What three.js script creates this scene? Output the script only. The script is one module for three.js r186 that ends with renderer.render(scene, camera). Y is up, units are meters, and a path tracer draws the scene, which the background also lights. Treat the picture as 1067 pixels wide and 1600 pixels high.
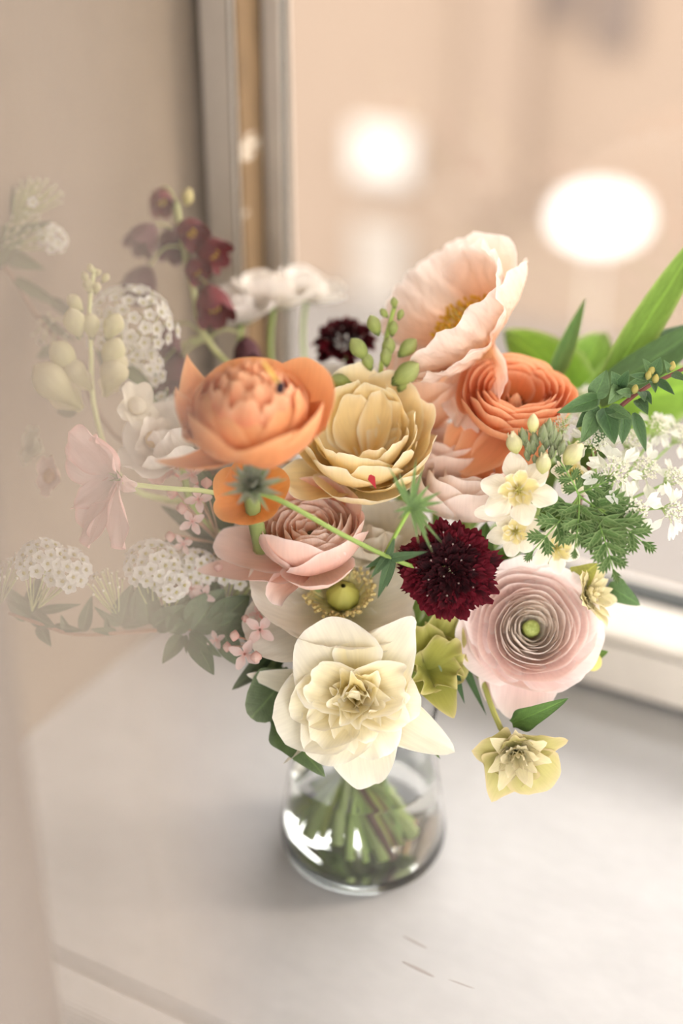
import * as THREE from 'three';
import { mergeGeometries } from 'three/addons/utils/BufferGeometryUtils.js';
import { RoundedBoxGeometry } from 'three/addons/geometries/RoundedBoxGeometry.js';
import { ImprovedNoise } from 'three/addons/math/ImprovedNoise.js';

// ---------------------------------------------------------------- camera, sky, sun, exposure
const scene = new THREE.Scene();
const FOV = 39.6, PITCH = 28, YAW = 29, EYE = new THREE.Vector3(0, 0.63, 0), FOCUS = 0.795;
const camera = new THREE.PerspectiveCamera(FOV, 1067 / 1600, 0.02, 80);
camera.position.copy(EYE);
camera.rotation.set(-PITCH * Math.PI / 180, YAW * Math.PI / 180, 0, 'YXZ');
camera.updateMatrixWorld(true);
camera.focus = FOCUS;
camera.userData.fStop = 1.6;
scene.add(camera);

function overcastSky(zenith, horizon) {                       // an even, high overcast: the same all the way round
  const w = 64, h = 64, d = new Float32Array(w * h * 4);
  for (let j = 0; j < h; j++) {
    const up = Math.max(0, Math.sin(((j + 0.5) / h - 0.5) * Math.PI));
    for (let i = 0; i < w; i++) {
      const k = (j * w + i) * 4, t = Math.pow(up, 0.7);
      for (let c = 0; c < 3; c++) d[k + c] = horizon[c] + (zenith[c] - horizon[c]) * t;
      d[k + 3] = 1;
    }
  }
  const tx = new THREE.DataTexture(d, w, h, THREE.RGBAFormat, THREE.FloatType);
  tx.mapping = THREE.EquirectangularReflectionMapping; tx.magFilter = THREE.LinearFilter; tx.needsUpdate = true;
  return tx;
}
scene.background = overcastSky([4.1, 4.05, 4.05], [3.1, 3.0, 2.95]);
const sun = new THREE.DirectionalLight(0xffeedb, 1.2);         // sun behind thin cloud, low over the roofs to the right
sun.position.set(4.2, 2.5, -3.6); sun.target.position.set(-0.3, 0.1, -0.6);
sun.castShadow = true; sun.shadow.radius = 26; sun.shadow.mapSize.set(2048, 2048); sun.shadow.bias = -0.0005;
sun.shadow.camera.left = -3; sun.shadow.camera.right = 3; sun.shadow.camera.top = 3; sun.shadow.camera.bottom = -3; sun.shadow.camera.near = 0.5; sun.shadow.camera.far = 20;
scene.add(sun); scene.add(sun.target);
const renderer = new THREE.WebGLRenderer({ antialias: true });
renderer.toneMapping = THREE.LinearToneMapping;
renderer.toneMappingExposure = 1.8;
renderer.shadowMap.enabled = true;

// ---------------------------------------------------------------- helpers
const V = (x, y, z) => new THREE.Vector3(x, y, z), RAD = Math.PI / 180;
let seed = 7;
function rnd() { seed |= 0; seed = seed + 0x6D2B79F5 | 0; let t = Math.imul(seed ^ seed >>> 15, 1 | seed); t = t + Math.imul(t ^ t >>> 7, 61 | t) ^ t; return ((t ^ t >>> 14) >>> 0) / 4294967296; }
const rr = (a, b) => a + (b - a) * rnd();
const noise3 = new ImprovedNoise(), N3 = (x, y, z) => noise3.noise(x, y, z);
const lerp = (a, b, t) => a + (b - a) * t, clamp = (x, a = 0, b = 1) => Math.min(b, Math.max(a, x));
const smooth = (a, b, x) => { const t = clamp((x - a) / (b - a)); return t * t * (3 - 2 * t); };
const C = (h) => { const c = new THREE.Color(h); return [c.r, c.g, c.b]; };
const cmix = (a, b, t) => [lerp(a[0], b[0], t), lerp(a[1], b[1], t), lerp(a[2], b[2], t)];
const RIGHT = V(0, 0, 0), UPV = V(0, 0, 0), BACK = V(0, 0, 0); camera.matrixWorld.extractBasis(RIGHT, UPV, BACK);
const FPX = 800 / Math.tan(FOV / 2 * RAD);                     // focal length in pixels of the 1067 x 1600 frame
function at(px, py, d) {                                       // the point of the place seen at that pixel, d metres deep
  return EYE.clone().addScaledVector(RIGHT, (px - 533.5) / FPX * d).addScaledVector(UPV, (800 - py) / FPX * d).addScaledVector(BACK, -d);
}
const A3 = (p) => p.isVector3 ? p : at(p[0], p[1], p[2]);
const dir = (a, b, c) => V(0, 0, 0).addScaledVector(RIGHT, a).addScaledVector(UPV, b).addScaledVector(BACK, c).normalize();
function frame(o, axis, ref = UPV) {                           // y along the axis, z towards ref
  const y = axis.clone().normalize(); let z = ref.clone().addScaledVector(y, -ref.dot(y));
  if (z.lengthSq() < 1e-6) z = BACK.clone().addScaledVector(y, -BACK.dot(y));
  z.normalize(); const x = y.clone().cross(z);
  return new THREE.Matrix4().makeBasis(x, y, z).setPosition(o);
}
const turned = (M, deg, lift = 0) => M.clone().multiply(new THREE.Matrix4().makeRotationY(deg * RAD)).multiply(new THREE.Matrix4().makeTranslation(0, lift, 0));
const scaledM = (M, s) => M.clone().multiply(new THREE.Matrix4().makeScale(s, s, s));

const used = {};
function numbered(name) { const n = used[name] = (used[name] ?? -1) + 1; return n ? `${name}_${String(n).padStart(3, '0')}` : name; }
function thing(name, label, category, base, group) {
  const o = new THREE.Group(); o.name = numbered(name); o.position.copy(A3(base)); scene.add(o);
  o.userData = { label, category }; if (group) o.userData.group = group;
  return o;
}
function part(name, geo, mat, parent, M) {                     // geometry is in the place's axes, or in those of M
  const m = new THREE.Mesh(geo, mat); m.name = parent ? numbered(name) : numbered(name); m.castShadow = m.receiveShadow = true;
  const inv = new THREE.Matrix4();
  if (parent) { parent.updateWorldMatrix(true, false); inv.copy(parent.matrixWorld).invert(); }
  m.applyMatrix4(inv.multiply(M ?? new THREE.Matrix4()));
  (parent ?? scene).add(m);
  return m;
}
function structure(name, geo, mat, parent) { const m = part(name, geo, mat, parent); if (!parent) m.userData.kind = 'structure'; return m; }
function stuff(m) { m.userData.kind = 'stuff'; return m; }
function label(m, text) { m.userData.label = text; return m; }
function box(x0, x1, y0, y1, z0, z1, r = 0) {
  const g = r ? new RoundedBoxGeometry(x1 - x0, y1 - y0, z1 - z0, 3, r) : new THREE.BoxGeometry(x1 - x0, y1 - y0, z1 - z0);
  g.translate((x0 + x1) / 2, (y0 + y1) / 2, (z0 + z1) / 2);
  const p = g.attributes.position, n = g.attributes.normal, uv = g.attributes.uv;    // uv in metres
  for (let i = 0; i < p.count; i++) {
    const ax = Math.abs(n.getX(i)), ay = Math.abs(n.getY(i)), az = Math.abs(n.getZ(i));
    if (ay >= ax && ay >= az) uv.setXY(i, p.getX(i), p.getZ(i)); else if (ax >= az) uv.setXY(i, p.getZ(i), p.getY(i)); else uv.setXY(i, p.getX(i), p.getY(i));
  }
  return g;
}
// ---------------------------------------------------------------- textures
function tex(w, h, fn, srgb, rep) {
  const d = new Uint8Array(w * h * 4);
  for (let j = 0; j < h; j++) for (let i = 0; i < w; i++) { const c = fn(i / w, j / h), k = (j * w + i) * 4; d[k] = c[0] * 255; d[k + 1] = c[1] * 255; d[k + 2] = c[2] * 255; d[k + 3] = 255; }
  const t = new THREE.DataTexture(d, w, h); t.magFilter = t.minFilter = THREE.LinearFilter; t.wrapS = t.wrapT = THREE.RepeatWrapping;
  if (srgb) t.colorSpace = THREE.SRGBColorSpace; if (rep) t.repeat.set(rep, rep); t.needsUpdate = true; return t;
}
const per = (x, y, f, s) => {                                  // noise that repeats every unit square
  const a = x * 2 * Math.PI, b = y * 2 * Math.PI; return N3(Math.cos(a) * f + s, Math.sin(a) * f, Math.cos(b) * f * 0.7 + 5) * 0.6 + N3(Math.sin(b) * f, Math.cos(a) * f + s, Math.sin(a) * f * 0.8 + 9) * 0.6;
};
const grey = (v) => { v = clamp(v); return [v, v, v]; };
const veinBump = tex(256, 256, (u, v) => grey(0.5 + 0.28 * N3(u * 46, v * 2.5, 1) + 0.2 * N3(u * 90, v * 5, 4)));
const veinTint = tex(256, 256, (u, v) => grey(0.99 + 0.03 * N3(u * 40, v * 2.5, 3) + 0.02 * N3(u * 12, v * 7, 8)), true);
const crinkleBump = tex(256, 256, (u, v) => grey(0.5 + 0.4 * N3(u * 22 + 1.5 * N3(u * 4, v * 6, 7), v * 4, 1) + 0.25 * N3(u * 55, v * 9, 4)));
const leafBump = tex(256, 256, (u, v) => { const x = Math.abs(u - 0.5) * 2, rib = Math.exp(-x * x * 260), s = Math.abs(((v * 9 - x * 2.4) % 1 + 1) % 1 - 0.5) * 2; return grey(0.55 - 0.5 * rib - 0.22 * Math.pow(1 - s, 6) + 0.1 * N3(u * 30, v * 30, 2)); });
const leafTint = tex(256, 256, (u, v) => { const x = Math.abs(u - 0.5) * 2, rib = Math.exp(-x * x * 420), s = Math.abs(((v * 9 - x * 2.4) % 1 + 1) % 1 - 0.5) * 2, side = Math.pow(1 - s, 10) * 0.35; const k = 0.8 + 0.07 * N3(u * 9, v * 9, 3) + 0.05 * N3(u * 40, v * 40, 6), r = Math.max(rib * 0.8, side * 0.6); return [clamp(k + 0.2 * r), clamp(k + 0.2 * r), clamp(k + 0.14 * r)]; }, true);
const plasterBump = tex(256, 256, (u, v) => grey(0.5 + 0.3 * per(u, v, 6, 1) + 0.2 * per(u, v, 14, 2)), false, 3);
const paintTint = tex(256, 256, (u, v) => grey(0.95 + 0.03 * per(u, v, 3, 4) + 0.02 * per(u, v, 11, 7)), true, 2);
const weaveBump = tex(128, 128, (u, v) => grey(0.5 + 0.25 * Math.sin(u * 2 * Math.PI * 32) + 0.25 * Math.sin(v * 2 * Math.PI * 32)), false, 12);

// ---------------------------------------------------------------- materials
const petalMat = new THREE.MeshPhysicalMaterial({ name: 'petal', vertexColors: true, roughness: 0.93, specularIntensity: 0.35, transmission: 0.45, thickness: 0, side: THREE.DoubleSide, map: veinTint, bumpMap: veinBump, bumpScale: 0.0001 });
const denseMat = petalMat.clone(); denseMat.name = 'dense petal'; denseMat.transmission = 0.34;
const crinkleMat = petalMat.clone(); crinkleMat.name = 'crinkled petal'; crinkleMat.bumpMap = crinkleBump; crinkleMat.bumpScale = 0.002;
const leafMat = new THREE.MeshPhysicalMaterial({ name: 'leaf', vertexColors: true, roughness: 0.62, specularIntensity: 0.6, transmission: 0.0, side: THREE.DoubleSide, map: leafTint, bumpMap: leafBump, bumpScale: 0.0005 });
const thinLeafMat = new THREE.MeshPhysicalMaterial({ name: 'thin leaf', vertexColors: true, roughness: 0.95, specularIntensity: 0.5, transmission: 0.4, thickness: 0, side: THREE.DoubleSide, map: leafTint, bumpMap: leafBump, bumpScale: 0.0004 });
const stemMat = new THREE.MeshStandardMaterial({ name: 'stem', vertexColors: true, roughness: 0.65 });
const velvetMat = new THREE.MeshPhysicalMaterial({ name: 'velvety petal', vertexColors: true, roughness: 0.7, specularIntensity: 0.35, side: THREE.DoubleSide, map: veinTint, bumpMap: veinBump, bumpScale: 0.0003 });
const std = (name, color, roughness, extra = {}) => new THREE.MeshStandardMaterial({ name, color, roughness, ...extra });

// ---------------------------------------------------------------- plant geometry
function surf(nu, nv, fn) {
  const pos = [], uv = [], col = [], idx = [];
  for (let j = 0; j <= nv; j++) for (let i = 0; i <= nu; i++) { const u = i / nu * 2 - 1, v = j / nv, p = fn(u, v); pos.push(p[0], p[1], p[2]); uv.push(i / nu, p[6] ?? v); col.push(p[3], p[4], p[5]); }
  for (let j = 0; j < nv; j++) for (let i = 0; i < nu; i++) { const a = j * (nu + 1) + i, b = a + 1, c = a + nu + 1, d = c + 1; idx.push(a, c, b, b, c, d); }
  const g = new THREE.BufferGeometry(); g.setAttribute('position', new THREE.Float32BufferAttribute(pos, 3)); g.setAttribute('uv', new THREE.Float32BufferAttribute(uv, 2)); g.setAttribute('color', new THREE.Float32BufferAttribute(col, 3));
  g.setIndex(idx); g.computeVertexNormals(); return g;
}
const pinch = (f) => ({ w: f, top: () => 1, pinch: true });
const SHAPES = {                                               // w: half width along the length, top: where the rim ends at each u
  round: { w: (t) => 0.26 + 0.74 * smooth(-0.05, 0.72, t), top: (u) => 1 - 0.5 * Math.pow(Math.abs(u), 2.4) },
  broad: { w: (t) => 0.42 + 0.58 * smooth(-0.1, 0.6, t), top: (u) => 1 - 0.34 * Math.pow(Math.abs(u), 2.8) },
  ovate: { w: (t) => (0.34 + 0.66 * smooth(0, 0.5, t)) * (1 - 0.22 * smooth(0.55, 1, t)), top: (u) => 1 - 0.58 * Math.pow(Math.abs(u), 1.35) },
  acute: { w: (t) => (0.34 + 0.66 * smooth(0, 0.45, t)) * (1 - 0.45 * smooth(0.5, 1, t)), top: (u) => 1 - 0.6 * Math.pow(Math.abs(u), 1.0) },
  claw: { w: (t) => 0.13 + 0.87 * smooth(0.2, 0.85, t), top: (u) => 1 - 0.36 * Math.pow(Math.abs(u), 2.2) },
  fan: { w: (t) => 0.1 + 0.9 * Math.pow(t, 0.8), top: (u) => 1 - 0.3 * Math.pow(Math.abs(u), 2) },
  bilobe: { w: (t) => 0.12 + 0.88 * smooth(0.1, 0.9, t), top: (u) => 0.78 + 0.22 * Math.sin(Math.min(1, Math.abs(u) * 1.6) * Math.PI / 2) - 0.42 * Math.pow(Math.abs(u), 4) },
  point: pinch((v) => Math.pow(Math.sin(Math.PI * Math.pow(v * 0.985 + 0.015, 0.72)), 0.85) * (1 - 0.15 * v)),
  lance: pinch((v) => Math.pow(Math.sin(Math.PI * Math.pow(v * 0.97 + 0.03, 0.55)), 0.9)),
  strap: pinch((v) => (0.6 + 0.4 * smooth(0, 0.3, v)) * Math.pow(Math.max(0, 1 - v ** 3), 0.8)),
  heart: pinch((v) => v < 0.25 ? 0.75 + 0.25 * smooth(0, 0.25, v) : Math.pow(Math.max(0, 1 - ((v - 0.25) / 0.75) ** 1.6), 0.8)),
};
function petal(o) {
  // grows from the axis (y) outwards (z): th0..th1 = angle from the axis at base and tip; cup = half angle of the cross arc (towards the axis)
  const { L, W, th0 = 60, th1 = 10, thp = 1, cup = 0.5, cup0 = cup, shape = 'round', ruf = 0, rufN = 5, crk = 0, crkN = 9, notch = 0, notchN = 3, r0 = 0, curl = 0, curlAt = 0.7, twist = 0, side = 0, fold = 0, c0 = [1, 1, 1], c1 = c0, c2 = c1, edge = 8, mid = 0.5, s = 0, nu = 12, nv = 12 } = o;
  const sh = SHAPES[shape], n = 48, line = [[r0, 0, th0 * RAD]];
  for (let k = 1; k <= n; k++) {
    const v = k / n, th = (lerp(th0, th1, Math.pow(v, thp)) + curl * smooth(curlAt, 1, v)) * RAD, p = line[k - 1];
    line.push([p[0] + Math.sin(th) * L / n, p[1] + Math.cos(th) * L / n, th]);
  }
  const ph = s * 7.31;
  return surf(nu, nv, (u, t) => {
    let v = sh.pinch ? 1 - Math.pow(1 - t, 1.35) : (1 - Math.pow(1 - t, 1.15)) * sh.top(u);
    const rim = sh.pinch ? v : t;
    const w = W * sh.w(sh.pinch ? v : t) * (1 + 0.05 * N3(v * 3, s * 3.7, 1.5)), e = Math.max(Math.abs(u) ** 2, rim * rim);
    const vv = clamp(v * (1 + (notch ? notch * (N3(u * notchN, s * 5.1, 2.2) + 0.35 * N3(u * notchN * 3, s * 3.3, 7.7)) * smooth(0.5, 1, v) : 0)), 0, 1);
    const f = vv * n, k = Math.min(n - 1, Math.floor(f)), q = f - k, a = line[k], b = line[k + 1];
    const r = lerp(a[0], b[0], q), y = lerp(a[1], b[1], q), th = lerp(a[2], b[2], q);
    const c = lerp(cup0, cup, v), ang = Math.atan2(u, 0.15 + v);
    let x = Math.abs(c) < 1e-3 ? u * w : w * Math.sin(c * u) / c, off = Math.abs(c) < 1e-3 ? 0 : w * (1 - Math.cos(c * u)) / c;
    off += fold * Math.abs(u) * w;
    if (ruf) off += ruf * Math.pow(e, 1.6) * Math.sin(ang * rufN * 2 + ph + 2 * N3(u * 2, v * 2, s));
    if (crk) off += crk * (0.15 + v) * (N3(ang * crkN + ph, v * 2.2, s) + 0.5 * N3(ang * crkN * 2.3 + ph, v * 4, s + 3) + 0.25 * N3(u * 6, v * 9, s + 8));
    off += W * 0.05 * N3(u * 1.5 + ph, v * 2, s + 2);
    if (side) x += side * v * v;
    if (twist) { const tw = twist * v * RAD, xx = x * Math.cos(tw) - off * Math.sin(tw); off = x * Math.sin(tw) + off * Math.cos(tw); x = xx; }
    const nr = -Math.cos(th), ny = Math.sin(th);
    let col = v < mid ? cmix(c0, c1, smooth(0, mid, v)) : c1;
    col = cmix(col, c2, Math.pow(Math.max(Math.abs(u), rim), edge));
    return [x, y + ny * off, r + nr * off, ...col, v];
  });
}
function wrapPetal(o) {                                        // a petal that lies round the axis: rim at radius r and height h, one edge tucked in
  const { r, h, rb = r * 0.35, bulge = 1.1, hb = 0.4, half = 65, tuck = 0.1, drop = 0.25, dp = 3, flare = 0, ruf = 0, rufN = 3, c0, c1, c2, edge = 8, s = 0, nu = 24, nv = 10 } = o;
  return surf(nu, nv, (u, t) => {
    const top = 1 - drop * Math.pow(Math.abs(u), dp) - 0.05 * (0.5 + N3(u * 2.2 + s * 3.1, s, 4)), v = t * top, k = 1 - v;
    let R = k * k * rb + 2 * k * v * r * bulge + v * v * r, y = 2 * k * v * h * hb + v * v * h;
    R *= 1 + tuck * u * smooth(0.1, 0.8, v) + 0.02 * N3(u * 2 + s * 5, v * 2, s); R += flare * smooth(0.75, 1, t) + ruf * v * v * Math.sin(u * rufN * 2 + s * 4);
    const a = u * half * RAD * (0.45 + 0.55 * smooth(0, 0.6, v)), col = cmix(cmix(c0, c1, smooth(0, 0.6, t)), c2, Math.pow(Math.max(Math.abs(u), t), edge));
    return [Math.sin(a) * R, y + ruf * 0.6 * v * v * Math.sin(u * rufN * 2.6 + s), Math.cos(a) * R, ...col];
  });
}
const brighter = (c, k) => c.map((x) => Math.min(0.9, x * k));
function tube(pts, r0, r1, color, color1 = color, seg = 18, rad = 7, bump = 0) {
  const curve = new THREE.CatmullRomCurve3(pts.map(A3), false, 'centripetal'), fr = curve.computeFrenetFrames(seg, false);
  return surf(rad, seg, (u, v) => {
    const i = Math.round(v * seg), p = curve.getPointAt(v), a = u * Math.PI, r = lerp(r0, r1, v) * (1 + bump * N3(v * 14, a, 3));
    p.addScaledVector(fr.normals[i], Math.cos(a) * r).addScaledVector(fr.binormals[i], Math.sin(a) * r);
    return [p.x, p.y, p.z, ...brighter(cmix(color, color1, v), 1.4)];
  });
}
function bud(len, rad, c0, c1, o = {}) {                       // closed bud along +y
  const { fat = 0.45, rib = 0, ribN = 5, nu = 10, nv = 9, bend = 0 } = o;
  return surf(nu, nv, (u, v) => {
    const a = u * Math.PI, q = Math.pow(v, Math.log(0.5) / Math.log(fat)), r = rad * Math.pow(Math.sin(Math.PI * clamp(q, 0.0, 1)), 0.75) * (1 + rib * Math.cos(a * ribN)) + (v < 0.02 ? rad * 0.05 : 0);
    return [Math.sin(a) * r, v * len, Math.cos(a) * r + bend * v * v, ...cmix(c0, c1, v)];
  });
}
const merge = (list) => mergeGeometries(list.map((g) => { const h = g.index ? g.toNonIndexed() : g; return h; }), false);
const xf = (g, M) => g.clone().applyMatrix4(M);
function leafM(a, b, normal = BACK) {                          // z from a to b, y the upper face
  const A = A3(a), B = A3(b), z = B.clone().sub(A), L = z.length(); z.normalize();
  let y = normal.clone().addScaledVector(z, -normal.dot(z)); if (y.lengthSq() < 1e-6) y = UPV.clone(); y.normalize();
  return { M: new THREE.Matrix4().makeBasis(y.clone().cross(z), y, z).setPosition(A), L };
}
const green = (h) => C(h).map((x) => Math.min(0.9, x * 1.45));
function leaf(t, name, a, b, wpx, color, o = {}) {             // a blade from a to b, wpx = its full width in pixels there
  const { M, L } = leafM(a, b, o.normal ?? BACK), d = a.isVector3 ? FOCUS : (a[2] + b[2]) / 2, bend = o.bend ?? 14, c = green(color), c2 = green(o.rim ?? color);
  const g = petal({ L: L * (1 + bend * bend * 0.00006), W: wpx / 2 / FPX * d, th0: 90 - bend, th1: 90 + bend, cup: o.cup ?? 0.25, cup0: o.cup ?? 0.25, fold: o.fold ?? 0.12, shape: o.shape ?? 'point', c0: c, c1: c, c2, edge: 12, ruf: o.ruf ?? 0, rufN: o.rufN ?? 5, crk: o.crk ?? 0, notch: o.notch ?? 0, notchN: o.notchN ?? 3, side: o.side ?? 0, twist: o.twist ?? 0, s: rr(0, 9), nu: o.nu ?? 8, nv: o.nv ?? 12 });
  return part(name, g, o.mat ?? leafMat, t, M);
}
// ---------------------------------------------------------------- the room (n metres from the eye towards the window = -z)
const wallPaint = std('wall paint', new THREE.Color().setRGB(0.87, 0.845, 0.805), 0.9, { bumpMap: plasterBump, bumpScale: 0.0006, map: paintTint });
const sillPaint = new THREE.MeshPhysicalMaterial({ name: 'sill gloss paint', color: new THREE.Color().setRGB(0.565, 0.555, 0.55), roughness: 0.6, specularIntensity: 0.35, map: paintTint, bumpMap: plasterBump, bumpScale: 0.0002 });
const framePaint = std('frame paint', new THREE.Color().setRGB(0.66, 0.60, 0.525), 0.45, { map: paintTint });
const floorWood = std('floor oak', new THREE.Color().setRGB(0.72, 0.655, 0.57), 0.5, { map: tex(256, 256, (u, v) => grey(0.86 + 0.1 * N3(u * 3, v * 60, 2) + 0.05 * N3(u * 9, v * 160, 5)), true, 1) });
const ceilingPaint = std('ceiling paint', new THREE.Color().setRGB(0.86, 0.85, 0.83), 0.95, { map: paintTint });
const rubber = std('window rubber', 0x2b2f2c, 0.7);
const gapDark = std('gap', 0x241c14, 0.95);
const rawWood = std('weathered frame wood', new THREE.Color(1, 1, 1), 0.7, {                  // bare tan wood with chips of white paint left on it
  map: tex(256, 1024, (u, v) => { const g = 0.92 + 0.1 * N3(u * 40, v * 9, 3), n = N3(u * 3 + 1.7, v * 7, 6) + 0.4 * N3(u * 14, v * 34, 9) + 0.25 * N3(u * 40, v * 90, 2), chip = n > 0.46 ? 1 : 0; return cmix([0.54 * g, 0.435 * g, 0.305 * g], [0.8, 0.75, 0.68], chip); }, true, 4),
});
const LX = -0.607, RX = 1.15, ZR = -0.49, ZF = -0.87, TOP = 1.15;
structure('floor', box(-2.4, 1.7, -0.86, -0.78, -1.0, 2.1), floorWood);
structure('ceiling', box(-2.4, 1.7, 1.95, 2.05, -1.0, 2.1), ceilingPaint);
structure('wall_left', box(-2.4, -2.2, -0.78, 1.95, -1.0, 2.1), wallPaint);
// two added openings, unseen, brighten the flower fronts: right wall and behind the eye
structure('wall_behind', merge([box(-2.2, 1.7, -0.78, -0.7, 1.9, 2.1), box(-2.2, 1.7, 1.8, 1.95, 1.9, 2.1), box(-2.2, -2.1, -0.7, 1.8, 1.9, 2.1), box(1.4, 1.7, -0.7, 1.8, 1.9, 2.1)]), wallPaint);
structure('wall_right', merge([box(1.5, 1.7, -0.78, -0.7, ZR, 1.9), box(1.5, 1.7, 1.4, 1.95, ZR, 1.9), box(1.5, 1.7, -0.7, 1.4, 1.75, 1.9), box(1.5, 1.7, -0.7, 1.4, ZR, 0.1)]), wallPaint);
{ const w = new THREE.Group(); w.name = 'window_2'; w.userData.kind = 'structure'; scene.add(w);
  part('window_frame', merge([box(1.56, 1.62, -0.7, -0.65, 0.1, 1.75), box(1.56, 1.62, 1.35, 1.4, 0.1, 1.75), box(1.56, 1.62, -0.65, 1.35, 0.1, 0.15), box(1.56, 1.62, -0.65, 1.35, 1.7, 1.75), box(1.56, 1.62, -0.65, 1.35, 0.9, 0.95)]), framePaint, w); }
{ const w = new THREE.Group(); w.name = 'window_3'; w.userData.kind = 'structure'; scene.add(w);
  part('window_frame', merge([box(-2.1, 1.4, -0.7, -0.65, 1.96, 2.02), box(-2.1, 1.4, 1.75, 1.8, 1.96, 2.02), box(-2.1, -2.05, -0.65, 1.75, 1.96, 2.02), box(1.35, 1.4, -0.65, 1.75, 1.96, 2.02), box(-0.37, -0.33, -0.65, 1.75, 1.96, 2.02)]), framePaint, w); }
// left side of the window recess, a much darker beige than the walls
structure('wall_reveal', box(LX - 0.02, LX, -0.045, TOP, -0.97, ZR), std('dark beige reveal', new THREE.Color().setRGB(0.25, 0.195, 0.137), 0.9, { bumpMap: plasterBump, bumpScale: 0.0006, map: paintTint }));
structure('wall_window', merge([box(-2.2, LX - 0.02, -0.78, 1.95, -0.97, ZR), box(RX, 1.7, -0.78, 1.95, -0.97, ZR), box(LX, RX, -0.78, -0.045, -0.97, ZR), box(LX, RX, TOP, 1.95, -0.97, ZR)]), wallPaint);
// deep sill: board, grooved nosing along the front edge, raised strip under the window
{
  const s = new THREE.Shape();
  s.moveTo(0.97, -0.045); s.lineTo(0.97, 0.010); s.lineTo(0.832, 0.010);
  s.bezierCurveTo(0.818, 0.010, 0.814, 0.0005, 0.79, 0.0);
  s.lineTo(0.471, 0.0); s.bezierCurveTo(0.468, 0.0, 0.467, -0.006, 0.463, -0.006); s.bezierCurveTo(0.459, -0.006, 0.459, 0.0, 0.455, 0.0);
  s.lineTo(0.442, 0.0); s.bezierCurveTo(0.432, 0.0, 0.428, -0.008, 0.428, -0.02); s.lineTo(0.432, -0.032); s.lineTo(0.442, -0.045);
  const g = new THREE.ExtrudeGeometry(s, { depth: RX - LX, bevelEnabled: false, curveSegments: 10 });
  g.applyMatrix4(new THREE.Matrix4().makeBasis(V(0, 0, -1), V(0, 1, 0), V(1, 0, 0)).setPosition(LX, 0, 0));
  structure('trim_1', g, sillPaint);
}
{
  // scratches in the sill's paint, shallow dents in front of the vase
  const scratch = std('worn paint', 0xa59d99, 0.8);
  for (const [a, b, w] of [[[629, 1462], [668, 1482], 0.0011], [[628, 1502], [680, 1527], 0.0016], [[700, 1530], [742, 1545], 0.0007]]) {
    const ray = (p) => { const q = at(p[0], p[1], 1).sub(EYE); return EYE.clone().addScaledVector(q, -EYE.y / q.y); };
    const A = ray(a), B = ray(b), c = A.clone().add(B).multiplyScalar(0.5), L = A.distanceTo(B), g = new THREE.SphereGeometry(1, 12, 6);
    g.applyMatrix4(new THREE.Matrix4().makeBasis(B.clone().sub(A).normalize(), V(0, 1, 0), B.clone().sub(A).normalize().cross(V(0, 1, 0))).scale(V(L / 2, 0.0002, w * 0.8)).setPosition(c));
    const m = part('scratch', g, scratch, scene.getObjectByName('trim_1'));
  }
}
// fixed window: left jamb with its rebate, bottom rail, pane
{
  const w = new THREE.Group(); w.name = 'window_1'; w.userData.kind = 'structure'; scene.add(w);
  part('window_frame', merge([box(LX + 0.009, LX + 0.0365, 0.0, TOP, -0.95, ZF, 0.0015), box(RX - 0.03, RX, 0.0, TOP, -0.95, ZF), box(LX, RX, TOP - 0.04, TOP, -0.95, ZF)]), framePaint, w);
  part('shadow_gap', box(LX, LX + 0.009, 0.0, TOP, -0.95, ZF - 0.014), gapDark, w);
  label(part('rebate', box(LX + 0.0365, LX + 0.039, 0.05, TOP, -0.905, ZF - 0.003, 0.0008), rawWood, w), 'bare tan wood rebate with flaking white paint');
  part('groove_shade_line', merge([box(LX + 0.0345, LX + 0.0358, 0.05, TOP, ZF - 0.001, ZF + 0.0004), box(LX + 0.0392, LX + 0.0405, 0.05, TOP, -0.906, -0.9046)]), gapDark, w);  // proud dark strips; the shade of grooves is put into their colour
  part('sash_stile', box(LX + 0.039, LX + 0.0555, 0.02, TOP, -0.914, -0.905, 0.001), framePaint, w);
  part('window_gasket', merge([box(LX + 0.0545, LX + 0.0565, 0.05, TOP, -0.9138, -0.9075), box(LX + 0.054, RX - 0.03, 0.067, 0.0715, -0.93, -0.908)]), rubber, w);
  part('bottom_rail', box(LX + 0.04, RX - 0.03, 0.019, 0.0575, -0.95, -0.857, 0.0015), framePaint, w);
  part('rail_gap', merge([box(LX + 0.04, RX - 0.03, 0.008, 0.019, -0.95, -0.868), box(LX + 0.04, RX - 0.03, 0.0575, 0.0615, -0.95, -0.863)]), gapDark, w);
  const s = new THREE.Shape(); s.moveTo(0.855, 0.0615); s.lineTo(0.855, 0.0635); s.quadraticCurveTo(0.857, 0.066, 0.862, 0.0665); s.lineTo(0.906, 0.0695); s.lineTo(0.945, 0.066); s.lineTo(0.945, 0.0615);
  const g = new THREE.ExtrudeGeometry(s, { depth: RX - LX - 0.05, bevelEnabled: false }); g.applyMatrix4(new THREE.Matrix4().makeBasis(V(0, 0, -1), V(0, 1, 0), V(1, 0, 0)).setPosition(LX + 0.044, 0, 0));
  part('glazing_bead', g, framePaint, w);
  const glass = new THREE.MeshPhysicalMaterial({ name: 'window glass', color: 0xffffff, roughness: 0, transmission: 1, thickness: 0, ior: 1.5 });
  part('pane', new THREE.PlaneGeometry(RX - LX - 0.075, TOP - 0.1).translate((RX + LX) / 2 + 0.012, (TOP + 0.02) / 2 + 0.0, -0.913), glass, w);
}
// added slab, unseen, that keeps high sky light off the sill
structure('added_balcony', box(-6, 6, 1.3, 1.5, -1.75, -0.97), std('balcony concrete', new THREE.Color().setRGB(0.6, 0.57, 0.53), 0.95));
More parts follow.
